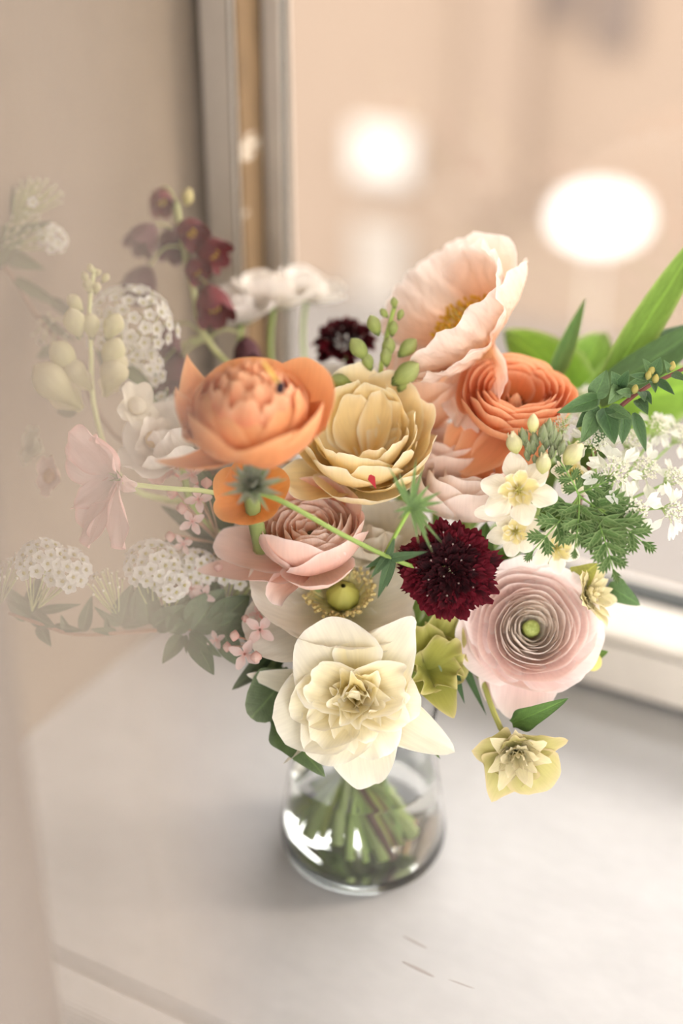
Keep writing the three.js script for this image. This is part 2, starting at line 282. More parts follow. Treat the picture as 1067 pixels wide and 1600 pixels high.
// added mass, unseen, that cuts sky light on the house opposite
structure('added_storeys', box(-25, 1.7, 2.05, 16, -0.97, 2.1), std('outer render', new THREE.Color().setRGB(0.6, 0.54, 0.47), 0.95));
// street outside: ground, rendered house front opposite
{
  const stucco = std('peach render', new THREE.Color().setRGB(0.295, 0.222, 0.165), 0.95, { bumpMap: plasterBump, bumpScale: 0.004 });
  const paving = std('pale paving', new THREE.Color().setRGB(0.165, 0.147, 0.13), 0.95, { bumpMap: plasterBump, bumpScale: 0.004 });
  structure('ground', box(-30, 30, -4.4, -4.2, -12.2, 16), paving);
  const h = thing('house', 'peach rendered house front across the street behind the window glass', 'building', V(-2, -4.2, -12.2));
  const Z = -12.05;
  part('wall', box(-22, 18, -4.2, 4.5, -14.5, -12.15), stucco, h);
  const P = (px, py) => { const q = at(px, py, 1).sub(EYE); return EYE.clone().addScaledVector(q, (Z - EYE.z) / q.z); };
  const white = std('white joinery', new THREE.Color().setRGB(0.55, 0.53, 0.495), 0.6), brown = std('facade brown', new THREE.Color().setRGB(0.275, 0.205, 0.152), 0.9), dark = std('dim glass', 0x6a5c52, 0.4);
  const rect = (x0, y0, x1, y1, z0, z1, m, name) => { const a = P(x0, y0), b = P(x1, y1); return part(name, box(Math.min(a.x, b.x), Math.max(a.x, b.x), Math.min(a.y, b.y), Math.max(a.y, b.y), z0, z1, 0.01), m, h); };
  rect(552, 195, 640, 290, -12.2, -12.0, white, 'shutter'); rect(556, 345, 630, 480, -12.2, -12.0, std('pale door', new THREE.Color().setRGB(0.36, 0.32, 0.275), 0.6), 'pale_door');
  rect(750, -260, 815, 330, -12.2, -11.95, brown, 'brown_band');  // brown upright band on the house front
  rect(835, -190, 905, 40, -12.16, -12.1, dark, 'window'); rect(940, -180, 985, 85, -12.16, -12.1, dark, 'window');
  rect(790, 250, 870, 320, -12.16, -12.1, brown, 'plinth');
}
{
  const p = thing('guessed_parasol', 'round bright white blob of unknown kind outside the window, built as an open canopy', 'guessed_parasol', V(0, -4.2, -9));  // unknown bright blob; shape made up as a white canopy that catches sky light
  const c = at(937, 335, 1).sub(EYE), q = EYE.clone().addScaledVector(c, -10.4 / c.z); p.position.set(q.x, -4.2, q.z);
  const cloth = std('parasol cloth', new THREE.Color().setRGB(0.7, 0.69, 0.675), 0.9), R = 0.36, N = 10;
  const cone = new THREE.ConeGeometry(R, 0.1, N, 4, true); cone.rotateX(0.42); cone.rotateZ(-0.12); cone.translate(q.x, q.y + 0.02, q.z);
  part('canopy', cone, cloth, p); part('pole', new THREE.CylinderGeometry(0.02, 0.02, q.y + 4.6, 8).translate(q.x, (q.y - 4.2) / 2, q.z), framePaint, p);
}
// curtains: a sheer one that hangs just beside the eye, a dense linen one further in at the sill's left end
{
  const sheerMat = new THREE.MeshPhysicalMaterial({ name: 'sheer voile', color: new THREE.Color().setRGB(0.35, 0.29, 0.24), roughness: 0.98, transmission: 0.5, thickness: 0, side: THREE.DoubleSide, transparent: true, opacity: 0.5 });
  const t = thing('sheer_curtain', 'sheer beige voile curtain hanging close at the left, veiling the flowers behind it', 'curtain', V(-0.4, -0.74, -0.15));
  const X = (y) => -0.136 + 0.028 * smooth(0.9, 0.45, y) ;
  const g = surf(90, 60, (u, v) => { const y = lerp(1.9, -0.74, v), a = (u + 1) / 2, x = lerp(-0.62, X(y), a); return [x, y, -0.150 + 0.010 * Math.sin(x * 120 + 0.6 * Math.sin(y * 3)) * (1 - a * a * 0.8), 1, 1, 1]; });
  part('panel', g, sheerMat, t);
  part('hem', tube([V(X(1.9), 1.9, -0.150), V(X(0.8), 0.8, -0.150), V(X(0.6), 0.6, -0.150), V(X(0.4), 0.4, -0.150), V(X(-0.74), -0.74, -0.150)], 0.0012, 0.0012, [1, 1, 1], [1, 1, 1], 60, 5), sheerMat, t);
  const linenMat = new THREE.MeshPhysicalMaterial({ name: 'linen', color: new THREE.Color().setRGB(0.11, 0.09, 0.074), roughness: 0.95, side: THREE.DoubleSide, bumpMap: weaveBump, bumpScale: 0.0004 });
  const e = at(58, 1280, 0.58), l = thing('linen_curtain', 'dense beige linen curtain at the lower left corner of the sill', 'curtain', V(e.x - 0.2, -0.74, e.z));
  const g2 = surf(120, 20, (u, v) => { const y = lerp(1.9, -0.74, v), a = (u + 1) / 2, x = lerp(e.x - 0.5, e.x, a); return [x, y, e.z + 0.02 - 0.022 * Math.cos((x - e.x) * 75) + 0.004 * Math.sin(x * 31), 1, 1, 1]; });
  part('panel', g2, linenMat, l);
}
// ---------------------------------------------------------------- vase, water
const VX = -0.336, VZ = -0.635, MOUTH = 0.112;
{
  const outer = [[0.0, 0.0008], [0.036, 0.0], [0.046, 0.002], [0.0515, 0.008], [0.0535, 0.018], [0.0525, 0.03], [0.0495, 0.05], [0.0465, 0.07], [0.0445, 0.088], [0.044, 0.1], [0.0448, 0.11], [0.0456, MOUTH + 0.003]];
  const inner = [[0.0437, MOUTH + 0.003], [0.0426, 0.108], [0.042, 0.098], [0.0424, 0.088], [0.0444, 0.07], [0.0473, 0.05], [0.0502, 0.031], [0.051, 0.02], [0.049, 0.012], [0.043, 0.0085], [0.03, 0.0095], [0.0, 0.0105]];
  const smoothP = (p, n) => new THREE.SplineCurve(p.map((q) => new THREE.Vector2(q[0], q[1]))).getPoints(n).map((q) => new THREE.Vector2(Math.max(q.x, 0), q.y));
  const pts = [...smoothP(outer, 50), new THREE.Vector2(0.0448, MOUTH + 0.0042), ...smoothP(inner, 50)];
  const g = new THREE.LatheGeometry(pts, 96); g.translate(VX, 0.0004, VZ);
  const glass = new THREE.MeshPhysicalMaterial({ name: 'clear glass', color: 0xffffff, roughness: 0.01, transmission: 1, thickness: 0.002, ior: 1.5, attenuationColor: new THREE.Color().setRGB(0.95, 0.98, 0.96), attenuationDistance: 0.05 });
  const t = thing('vase', 'clear rounded glass vase with water holding the whole bouquet on the white sill', 'vase', V(VX, 0, VZ));
  part('glass_body', g, glass, t);
  const wl = 0.066, wp = inner.slice().reverse().filter((p) => p[1] < wl - 0.002).map((p) => [Math.max(0, p[0] - 0.0003), p[1] + 0.0003]);
  const top = 0.0449, w = [...smoothP([...wp, [top - 0.0002, wl]], 40), new THREE.Vector2(top - 0.003, wl - 0.0012), new THREE.Vector2(0, wl - 0.0014)];
  const wg = new THREE.LatheGeometry(w, 96); wg.translate(VX, 0.0004, VZ);
  const wm = new THREE.MeshPhysicalMaterial({ name: 'water', color: 0xffffff, roughness: 0, transmission: 1, thickness: 0.05, ior: 1.33, attenuationColor: new THREE.Color().setRGB(0.95, 0.97, 0.90), attenuationDistance: 0.12 });
  const wt = thing('water', 'clear water filling the lower half of the glass vase', 'water', V(VX, 0.01, VZ)); wt.userData.kind = 'stuff';
  part('water_body', wg, wm, wt);
}
let stemN = 0;
function stemRoute(head, axis, o = {}) {                        // from the flower's back through the vase's mouth down to its bottom
  const k = stemN++, a = o.a ?? k * 2.399, r = o.r ?? 0.012 + 0.02 * ((k * 0.37) % 1);
  const m = V(VX + Math.cos(a) * r, MOUTH + 0.004, VZ + Math.sin(a) * r), b = V(VX - Math.cos(a + 0.5) * r * 1.25, 0.017 + 0.004 * (k % 4), VZ - Math.sin(a + 0.5) * r * 1.25);
  const p = head.clone().addScaledVector(axis, -(o.neck ?? 0.035)), q = p.clone().lerp(m, 0.55).add(V(0, 0, -0.022));
  return o.via ? [head, ...o.via.map(A3), m, b] : [head, p, q, m, b];
}
function stem(t, head, axis, r, color, o = {}) { return part(o.name ?? 'stem', tube(stemRoute(head, axis, o), r, r * (o.taper ?? 1.1), C(color), C(o.color1 ?? color), 30, 8), stemMat, t); }
const stemBase = () => { const k = stemN, a = k * 2.399, r = (0.012 + 0.02 * ((k * 0.37) % 1)) * 1.25; return V(VX - Math.cos(a + 0.5) * r, 0.017 + 0.004 * (k % 4), VZ - Math.sin(a + 0.5) * r); };
const flower = (name, text, category, group) => thing(name, text, category, stemBase(), group);
// ---------------------------------------------------------------- the large flowers
// ring of petals: n petals of one kind round the axis M
function ring(t, M, n, o, phi0 = 0, mat = denseMat, name = 'petal', jit = 8) {
  const vs = [0, 1, 2].slice(0, o.variants ?? 2).map((k) => petal({ ...o, s: (o.s ?? 0) + k * 1.7 + 0.3 }));
  for (let i = 0; i < n; i++) { const m = turned(M, phi0 + i * 360 / n + rr(-jit, jit), (o.lift ?? 0) + rr(-0.0006, 0.0006)); part(name, vs[i % vs.length], mat, t, m); }
}
const one = (t, M, phi, o, mat = denseMat, name = 'petal') => part(name, petal(o), mat, t, turned(M, phi, o.lift ?? 0));

// orange double tulip, nearest to the eye
{
  const t = flower('double_tulip', 'large orange double tulip, blurred, left of the yellow tulip', 'tulip');
  const ax = dir(0.04, 0.86, 0.52), O = at(392, 712, 0.745), M = frame(O, ax, BACK.clone().negate());
  const c0 = C('#df8f52'), c1 = C('#f0a26a'), c2 = C('#f7c08e'), i0 = C('#e0794e'), i1 = C('#ee9268'), i2 = C('#ffd0a6');
  const base = { shape: 'ovate', cup: 0.8, cup0: 1, c0, c1, c2, edge: 6, nu: 16, nv: 18, r0: 0.006 };
  // phi here: 0 = away from the eye, 180 = towards it, 90 = left
  const P = [[52, 0.066, 0.04, 90, -4, 0.5, 4, 'acute'], [-52, 0.063, 0.038, 90, -4, 0.6, -6, 'broad'], [88, 0.056, 0.032, 90, -6, 0.8, 0, 'ovate'], [2, 0.056, 0.034, 84, -6, 0.8, 0, 'broad'], [120, 0.047, 0.03, 94, -10, 0.9, 0, 'broad'], [-136, 0.047, 0.03, 94, -2, 0.9, 0, 'broad'], [-104, 0.052, 0.03, 92, -6, 0.85, 0, 'broad']];
  P.forEach(([ph, L, W, a, b, cup, tw, shape], i) => one(t, M, ph, { ...base, L, W, th0: a, th1: b, cup, twist: tw, shape, s: i + 1 }));
  one(t, M, 116, { ...base, L: 0.048, W: 0.014, th0: 102, th1: 60, cup: 0.7, s: 11, shape: 'ovate' });
  const mid = [[168, 0.046, 0.024], [-170, 0.044, 0.024], [143, 0.048, 0.022], [112, 0.052, 0.022], [80, 0.056, 0.022], [45, 0.056, 0.022], [10, 0.056, 0.022], [-25, 0.056, 0.022], [-60, 0.056, 0.022], [-95, 0.054, 0.022], [-130, 0.05, 0.022]];
  mid.forEach(([ph, L, W], i) => one(t, M, ph, { ...base, L, W, th0: 90, th1: -40, cup: 0.95, shape: 'round', r0: 0.006, s: 21 + i, notch: 0.06, lift: 0.0005 }));
  ring(t, M, 9, { ...base, L: 0.05, W: 0.016, th0: 82, th1: -38, cup: 1, c0: i0, c1: i1, c2: i2, s: 31, shape: 'round', notch: 0.12, ruf: 0.001, lift: 0.005, r0: 0.004, edge: 4, variants: 3 }, 178, denseMat, 'petal', 5);
  ring(t, M, 8, { ...base, L: 0.047, W: 0.013, th0: 64, th1: -34, cup: 1.1, c0: i0, c1: i1, c2: i2, s: 41, shape: 'round', notch: 0.14, ruf: 0.0014, lift: 0.008, r0: 0.003, edge: 4, variants: 3 }, 160);
  ring(t, M, 6, { ...base, L: 0.046, W: 0.011, th0: 42, th1: -26, cup: 1.2, c0: i0, c1: i1, c2: i2, s: 51, shape: 'round', notch: 0.16, ruf: 0.002, lift: 0.009, r0: 0.002, edge: 4, variants: 3 }, 20);
  ring(t, M, 4, { ...base, L: 0.045, W: 0.009, th0: 22, th1: -20, cup: 1.2, c0: i0, c1: i1, c2: i2, s: 61, shape: 'round', notch: 0.16, ruf: 0.002, lift: 0.009, r0: 0, edge: 4 }, 50);
  // a dark anther between the inner petals
  const an = new THREE.SphereGeometry(0.0024, 10, 8).scale(1, 1.5, 1); const cc = []; for (let i = 0; i < an.attributes.position.count; i++) cc.push(...C('#2a1620')); an.setAttribute('color', new THREE.Float32BufferAttribute(cc, 3));
  part('anther', an, stemMat, t, frame(at(438, 606, 0.704), dir(0.2, 0.8, 0.6)));
  part('anther', xf(an, new THREE.Matrix4().makeScale(0.5, 2.6, 0.5)), new THREE.MeshStandardMaterial({ color: '#d9b25a', roughness: 0.8 }), t, frame(at(424, 584, 0.704), dir(-0.5, 0.7, 0.5)));
  stem(t, O, ax, 0.0044, '#717d49', { color1: '#7f8b58', via: [[393, 775, 0.768], [406, 845, 0.812], [415, 888, 0.866], [490, 960, 0.9]] });
}
// loose orange petals hanging under it
{
  const t = flower('apricot_tulip', 'small apricot tulip mostly hidden behind the spiky green bud, round petals', 'tulip');
  const ax = dir(-0.1, 0.5, 0.86), O = at(392, 790, 0.785), M = frame(O, ax, UPV), c0 = C('#e59145'), c1 = C('#ee9d52'), c2 = C('#f2ab68');
  [[48, 0.026, 0.014], [-55, 0.027, 0.015], [170, 0.018, 0.014], [5, 0.028, 0.014], [120, 0.022, 0.013], [-125, 0.02, 0.013]].forEach(([ph, L, W], i) => one(t, M, ph, { L, W, th0: 60, th1: 74, cup: 0.3, shape: 'round', c0, c1, c2, s: i + 60 }));
  stem(t, O, ax, 0.003, '#7d8a52', { via: [[410, 840, 0.85], [500, 1000, 0.9]] });
}
// yellow double tulip
{
  const t = flower('double_tulip', 'pale yellow double tulip with open cupped petals, centre of the bouquet', 'tulip');
  const ax = dir(0.02, 0.66, 0.75), O = at(568, 732, 0.845), M = frame(O, ax, UPV);
  const c0 = C('#ffd888'), c1 = C('#ffe9ae'), c2 = C('#fff8e0');
  const b = { shape: 'round', cup: 0.7, cup0: 1, c0, c1, c2, edge: 7, nu: 18, nv: 18, notch: 0.06, notchN: 3, ruf: 0.0012, rufN: 4, r0: 0.003 };
  // 0 = up, 90 = left, 180 = down, 270 = right
  const P = [[10, 0.066, 0.027, 70, -2], [48, 0.064, 0.026, 76, 2], [88, 0.064, 0.027, 84, 12], [-34, 0.064, 0.03, 72, -4], [-78, 0.062, 0.03, 80, 0], [-118, 0.06, 0.03, 88, 4]];
  P.forEach(([ph, L, W, a, e], i) => one(t, M, ph, { ...b, L, W, th0: a, th1: e, s: i + 1 }));
  one(t, M, 128, { ...b, L: 0.066, W: 0.022, th0: 92, th1: 40, cup: 0.55, s: 7, ruf: 0.002 });
  one(t, M, 178, { ...b, L: 0.058, W: 0.033, th0: 96, th1: 24, cup: 0.7, s: 8, shape: 'broad' });
  one(t, M, 215, { ...b, L: 0.054, W: 0.027, th0: 92, th1: 14, cup: 0.7, s: 9 });
  // second whorl
  const Q = [[28, 0.058, 0.02, 64, -16], [-14, 0.057, 0.019, 62, -22], [-52, 0.056, 0.022, 66, -22], [72, 0.058, 0.024, 72, -8], [114, 0.055, 0.023, 82, 8], [150, 0.057, 0.026, 88, 4], [-92, 0.054, 0.022, 74, -10], [186, 0.053, 0.026, 88, -4], [-132, 0.053, 0.022, 82, -4]];
  Q.forEach(([ph, L, W, a, e], i) => one(t, M, ph, { ...b, L, W, th0: a, th1: e, s: 20 + i, lift: 0.002, notch: 0.1 }));
  const R = [[24, 0.047, 0.017, 60, -12], [-28, 0.051, 0.012, 54, -14], [-58, 0.047, 0.014, 60, -8], [-96, 0.04, 0.014, 66, -10], [-138, 0.044, 0.017, 72, -10], [164, 0.05, 0.026, 78, -6], [122, 0.05, 0.022, 74, 0], [-165, 0.04, 0.016, 66, -12], [-112, 0.048, 0.012, 64, -4]];
  part('pistil', bud(0.014, 0.004, C('#e6d27a'), C('#f0e09a'), { fat: 0.5 }), stemMat, t, M);
  R.forEach(([ph, L, W, a, e], i) => one(t, M, ph, { ...b, L, W, th0: a, th1: e, s: 40 + i, lift: 0.003, notch: 0.1, cup: 0.9 }));
  // one red streak on a front petal
  const st = petal({ L: 0.0085, W: 0.0021, th0: 90, th1: 90, cup: 0, shape: 'ovate', c0: C('#c4404a'), c1: C('#c4404a'), s: 3, nu: 4, nv: 6, notch: 0.3 });
  const red = part('red_petal_fleck', st, denseMat, t, leafM([578, 742, 0.783], [587, 763, 0.783]).M); label(red, 'small red torn petal fleck');
  stem(t, O.clone().addScaledVector(ax, -0.003), ax, 0.004, '#83935a', { via: [[570, 800, 0.875], [562, 900, 0.89]] });
}
// ranunculus: rings of petals that wrap round a tight heart; rings = [rim radius mm, rim height mm, petals, half angle]
function ranunculus(t, M, rings, cols, o = {}) {
  const [inC, outC, rim, base] = cols.map(C);
  rings.forEach(([r, h, n, half], k) => {
    const f = k / (rings.length - 1), c1 = cmix(inC, outC, smooth(0.2, 0.8, f)), c0 = cmix(c1, base, 0.5);
    const vs = [0, 1, 2].map((q) => wrapPetal({ r: r / 1000, h: h / 1000, rb: (o.rb ?? 0.3) * r / 1000, bulge: lerp(o.bulge0 ?? 1.28, o.bulge1 ?? 0.95, f), hb: lerp(0.3, o.hb ?? 0.22, f), half: half + q * 6, tuck: 0.09, drop: lerp(0.22, 0.3, f), c0, c1, c2: cmix(c1, rim, 0.85), edge: 9, ruf: 0.0003 + 0.0006 * f, s: (o.s ?? 0) + k * 2.3 + q }));
    for (let i = 0; i < n; i++) part('petal', vs[i % 3], denseMat, t, turned(M, k * 67 + i * 360 / n + rr(-8, 8), rr(-0.0005, 0.0005)));
  });
}
function heart(t, M, r, h, c, dots) {                           // the green button in the middle
  const cc = C(c), d = C(dots);
  part('heart', surf(20, 10, (u, v) => { const a = u * Math.PI, q = v * Math.PI / 2, k = 1 + 0.1 * N3(Math.sin(a) * 5, v * 7, Math.cos(a) * 5), s = N3(Math.sin(a) * 7, v * 9, Math.cos(a) * 7) > 0.22 ? 1 : 0; return [Math.sin(a) * Math.cos(q) * r * k, h + Math.sin(q) * r * 0.8 * k - (v < 0.01 ? h : 0), Math.cos(a) * Math.cos(q) * r * k, ...cmix(cc, d, s)]; }), stemMat, t, M);
}
// pale pink ranunculus facing the eye
{
  const t = flower('ranunculus', 'pale pink ranunculus facing forward with a green heart, lower right', 'ranunculus');
  const ax = dir(-0.02, 0.16, 0.98), O = at(826, 985, 0.838), M = frame(O, ax, UPV);
  ranunculus(t, M, [[7.2, 21, 4, 62], [9.6, 23.5, 4, 62], [12.2, 25.2, 4, 64], [15, 26.3, 4, 64], [18, 26.6, 4, 64], [20.6, 26, 4, 62], [23.2, 25, 4, 60], [27, 23, 4, 58], [31.5, 20.5, 4, 56], [36, 17, 5, 50]], ['#fff4e8', '#ffe8e0', '#fff8f4', '#ffd6c6'], { s: 3 });
  const c0 = C('#fde0d8'), c1 = C('#ffebe6'), c2 = C('#fff6f3'), b = { c0, c1, c2, shape: 'broad', cup: 0.5, nu: 16, nv: 14, edge: 8, ruf: 0.0008 };
  one(t, M, 172, { ...b, L: 0.054, W: 0.021, th0: 88, th1: 76, s: 1 }); one(t, M, 160, { ...b, L: 0.05, W: 0.022, th0: 92, th1: 84, s: 2 });
  one(t, M, 255, { ...b, L: 0.046, W: 0.027, th0: 84, th1: 50, s: 3 }); one(t, M, 222, { ...b, L: 0.044, W: 0.025, th0: 84, th1: 54, s: 4 });
  one(t, M, 305, { ...b, L: 0.047, W: 0.027, th0: 80, th1: 46, s: 5 }); one(t, M, 12, { ...b, L: 0.047, W: 0.024, th0: 82, th1: 50, s: 6 });
  one(t, M, 60, { ...b, L: 0.046, W: 0.026, th0: 82, th1: 48, s: 7 }); one(t, M, 108, { ...b, L: 0.048, W: 0.027, th0: 84, th1: 56, s: 8 });
  heart(t, M, 0.0050, 0.0140, '#8f9a4c', '#aab268');
  stem(t, O, ax, 0.003, '#7f8d55');
}
// orange ranunculus, upper right
{
  const t = flower('ranunculus', 'bright orange ranunculus opening upwards at the right, below the crinkled poppy', 'ranunculus');
  const ax = dir(0.06, 0.72, 0.69), O = at(800, 655, 0.85), M = frame(O, ax, UPV);
  ranunculus(t, M, [[16.5, 25, 5, 56], [19.5, 27.5, 5, 54], [23, 28.5, 5, 52], [27, 28, 5, 50], [31, 26, 5, 48], [35, 22, 5, 46]], ['#ef8f55', '#f7aa78', '#fdd0aa', '#e57f48'], { s: 13, bulge0: 1.0, bulge1: 0.95, rb: 0.4, hb: 0.2 });
  const c0 = C('#ee9b66'), c1 = C('#f5b080'), c2 = C('#fac8a0'), b = { c0, c1, c2, shape: 'broad', cup: 0.5, nu: 16, nv: 14, edge: 8, ruf: 0.001 };
  one(t, M, 150, { ...b, L: 0.05, W: 0.024, th0: 105, th1: 128, s: 1 }); one(t, M, 128, { ...b, L: 0.048, W: 0.023, th0: 100, th1: 118, s: 2 }); one(t, M, 172, { ...b, L: 0.05, W: 0.024, th0: 118, th1: 140, s: 4 });
  one(t, M, 285, { ...b, L: 0.042, W: 0.024, th0: 84, th1: 34, s: 3 });
  const dk = C('#3c2418');
  ring(t, M, 22, { L: 0.012, W: 0.0009, th0: 50, th1: 20, cup: 0, shape: 'strap', c0: dk, c1: dk, nu: 2, nv: 4, s: 5, lift: 0.004 }, 0, velvetMat, 'stamen', 6);
  part('heart', bud(0.016, 0.0045, C('#f0b488'), C('#f4c49c'), { fat: 0.4 }), denseMat, t, turned(M, 0, 0.004));
  one(t, M, 70, { L: 0.016, W: 0.004, th0: 30, th1: 10, cup: 0.5, shape: 'ovate', c0, c1, c2, s: 9, lift: 0.004 });
  stem(t, O, ax, 0.003, '#7f8d55');
}
// peach pink ranunculus, centre left
{
  const t = flower('ranunculus', 'peach pink ranunculus turned upwards below the yellow tulip, many thin petal rims', 'ranunculus');
  const ax = dir(-0.10, 0.79, 0.60), O = at(492, 874, 0.822), M = frame(O, ax, UPV);
  ranunculus(t, M, [[4.6, 25, 3, 70], [7.6, 27.5, 4, 64], [10.8, 29, 4, 62], [14.2, 30, 4, 62], [18, 30.5, 4, 58], [22, 30, 5, 54], [26, 28, 5, 50]], ['#ffc8a0', '#ffdcc8', '#fff2ea', '#fdb88c'], { s: 23, bulge1: 1.15 });
  const c0 = C('#fac6ac'), c1 = C('#fdd8c8'), c2 = C('#feeae3'), b = { c0, c1, c2, shape: 'broad', cup: 0.75, nu: 16, nv: 14, edge: 9, ruf: 0.0006 };
  one(t, M, 0, { ...b, L: 0.052, W: 0.026, th0: 76, th1: 0, s: 1, c1: C('#efa885') }); one(t, M, -50, { ...b, L: 0.05, W: 0.026, th0: 80, th1: 2, s: 2 }); one(t, M, -100, { ...b, L: 0.048, W: 0.024, th0: 84, th1: 8, s: 3 });
  one(t, M, 160, { ...b, L: 0.05, W: 0.034, th0: 90, th1: -22, s: 4, cup: 1.0, r0: 0.004 }); one(t, M, 222, { ...b, L: 0.046, W: 0.03, th0: 92, th1: -6, s: 5, r0: 0.004 }); one(t, M, 110, { ...b, L: 0.048, W: 0.028, th0: 88, th1: -12, s: 6, r0: 0.003 }); one(t, M, 50, { ...b, L: 0.05, W: 0.024, th0: 78, th1: 0, s: 7 });
  one(t, M, 196, { ...b, L: 0.05, W: 0.024, th0: 106, th1: 34, s: 8, cup: 0.9 });
  one(t, M, 150, { ...b, L: 0.04, W: 0.012, th0: 110, th1: 70, s: 9, cup: 1.1, curl: 90, curlAt: 0.75 });
  one(t, M, 97, { ...b, L: 0.07, W: 0.024, th0: 96, th1: 86, s: 10, cup: 0.35, shape: 'ovate' }); one(t, M, 88, { ...b, L: 0.06, W: 0.022, th0: 88, th1: 70, s: 11, cup: 0.4 });
  heart(t, M, 0.003, 0.018, '#4a4430', '#5a5538');
  stem(t, O, ax, 0.003, '#7f8d55');
}
// crinkled poppy
{
  const t = flower('poppy', 'peach Icelandic poppy with crinkled papery petals and yellow stamens, top of the bouquet', 'poppy');
  const ax = dir(-0.58, 0.65, 0.48), O = at(756, 540, 0.86), M = frame(O, ax, dir(0.6, 0.6, 0.3));
  const c0 = C('#f9c088'), c1 = C('#fde3d0'), c2 = C('#fff4ec'), b = { c0, c1, c2, mid: 0.8, shape: 'broad', cup: 0.8, cup0: 0.9, nu: 44, nv: 40, edge: 5, crk: 0.0036, crkN: 6, notch: 0.07, notchN: 6, ruf: 0.0022, rufN: 6 };
  // the frame's 0 points up right along the rim
  const f = (a, o) => one(t, M, a, { ...b, ...o }, crinkleMat);
  f(-75, { L: 0.061, W: 0.056, th0: 82, th1: 0, s: 1 });          // near right petal, its outside seen
  f(88, { L: 0.072, W: 0.054, th0: 74, th1: 24, s: 2 });            // far petal, its inside seen
  f(14, { L: 0.068, W: 0.046, th0: 72, th1: -2, s: 3 });
  f(172, { L: 0.062, W: 0.042, th0: 84, th1: 56, s: 4 });
  f(-140, { L: 0.062, W: 0.04, th0: 88, th1: 40, s: 5 });
  f(-118, { L: 0.06, W: 0.026, th0: 118, th1: 96, s: 6, crk: 0.002 });
  const y = C('#e6b23a'), y2 = C('#f0c552');
  for (let i = 0; i < 110; i++) { const a = i * 137.5, q = Math.sqrt((i + 1) / 110); const L = rr(0.017, 0.026); const A = turned(M, a, 0.004); const p = (v, l) => V(0, Math.cos(q * 0.85) * l, Math.sin(q * 0.85) * l + 0.003).applyMatrix4(A); const top = p(0, L); const g = merge([tube([p(0, 0.002), p(0, L * 0.6), top], 0.0004, 0.0004, C('#eed38a'), y2, 3, 4), xf(bud(0.0036, 0.0013, y, y, { nu: 5, nv: 4 }), frame(top, p(0, 1).sub(p(0, 0))))]); part('stamen', g, stemMat, t); }
  part('pistil', bud(0.015, 0.006, C('#b9b660'), C('#c9c06a'), { fat: 0.6, rib: 0.06, ribN: 8 }), stemMat, t, turned(M, 0, 0.002));
  stem(t, O, ax, 0.0022, '#8a9a5a', { neck: 0.05 });
}
// white double daffodil in front of the vase
{
  const t = flower('double_daffodil', 'large cream white double daffodil with ruffled heart, in front of the vase', 'daffodil');
  const ax = dir(-0.02, 0.10, 1), O = at(555, 1085, 0.812), M = frame(O, ax, UPV);
  const c0 = C('#f6e7a4'), c1 = C('#f6efd8'), c2 = C('#f9f5e8'), b = { c0, c1, c2, mid: 0.7, shape: 'ovate', cup: 0.35, cup0: 0.9, nu: 20, nv: 20, edge: 6, ruf: 0.0036, rufN: 2.5, notch: 0.05, notchN: 2 };
  const px = 0.80 / FPX, f = (a, L, W, o = {}) => one(t, M, a, { ...b, L: L * px, W: W * px, th0: 74, th1: 84, s: a * 1.7, ...o }, denseMat);
  f(36, 138, 82, { th0: 62, th1: 78, shape: 'round', cup: 0.55, side: -0.004 }); f(-46, 158, 80, { th0: 66, th1: 80, shape: 'ovate', cup: 0.45, side: 0.008 });
  f(-120, 184, 58, { th0: 86, th1: 96, ruf: 0.004, cup: 0.55, shape: 'ovate' }); f(188, 152, 62, { th0: 82, th1: 104, shape: 'round' }); f(80, 178, 38, { th0: 98, th1: 94, ruf: 0.001, cup: 0.25, shape: 'ovate' });
  f(112, 138, 78, { th0: 78, th1: 80, ruf: 0.005, shape: 'round' }); f(134, 162, 26, { th0: 94, th1: 98, shape: 'acute' });
  f(150, 122, 66, { th0: 76, th1: 82, shape: 'round', ruf: 0.004 }); f(-155, 112, 58, { th0: 70, th1: 78, shape: 'round', ruf: 0.004 }); f(-95, 112, 56, { th0: 66, th1: 74, shape: 'round', ruf: 0.004 });
  // ruffled inner segments
  const g = { ...b, shape: 'broad', cup: 0.7, cup0: 1.2, ruf: 0.0045, rufN: 2.6, c0: C('#f6e08a'), c1: C('#f7edc8'), c2: C('#faf5e4'), edge: 5, notch: 0.1, notchN: 2, nu: 20, nv: 16 };
  const q = (a, L, W, th0, th1, o = {}) => one(t, M, a, { ...g, L: L * px, W: W * px, th0, th1, s: a * 1.3 + L, ...o }, denseMat);
  q(72, 100, 46, 60, 52, { fold: 0.2 }); q(100, 112, 52, 70, 64); q(140, 104, 50, 66, 62); q(-75, 108, 48, 62, 50, { fold: 0.2 }); q(-110, 100, 46, 66, 60); q(180, 92, 46, 64, 54);
  const core = { c0: C('#f2d564'), c1: C('#faecb0') };
  q(10, 84, 30, 30, 10, { fold: 0.3, cup: 1.3, ...core }); q(-30, 70, 34, 44, 30, core); q(44, 64, 30, 42, 28, core); q(95, 72, 34, 44, 20, { cup: 1.2 }); q(150, 78, 36, 46, 18, { cup: 1.1 }); q(205, 80, 36, 48, 20, { cup: 1.1 }); q(250, 76, 34, 48, 30, { cup: 1.1 }); q(170, 56, 26, 24, -14, { cup: 1.4 }); q(-60, 54, 24, 26, -6, { cup: 1.4 }); q(60, 48, 20, 18, -10, { cup: 1.4 });
  stem(t, O, ax, 0.0032, '#8a9a66', { neck: 0.03 });
}
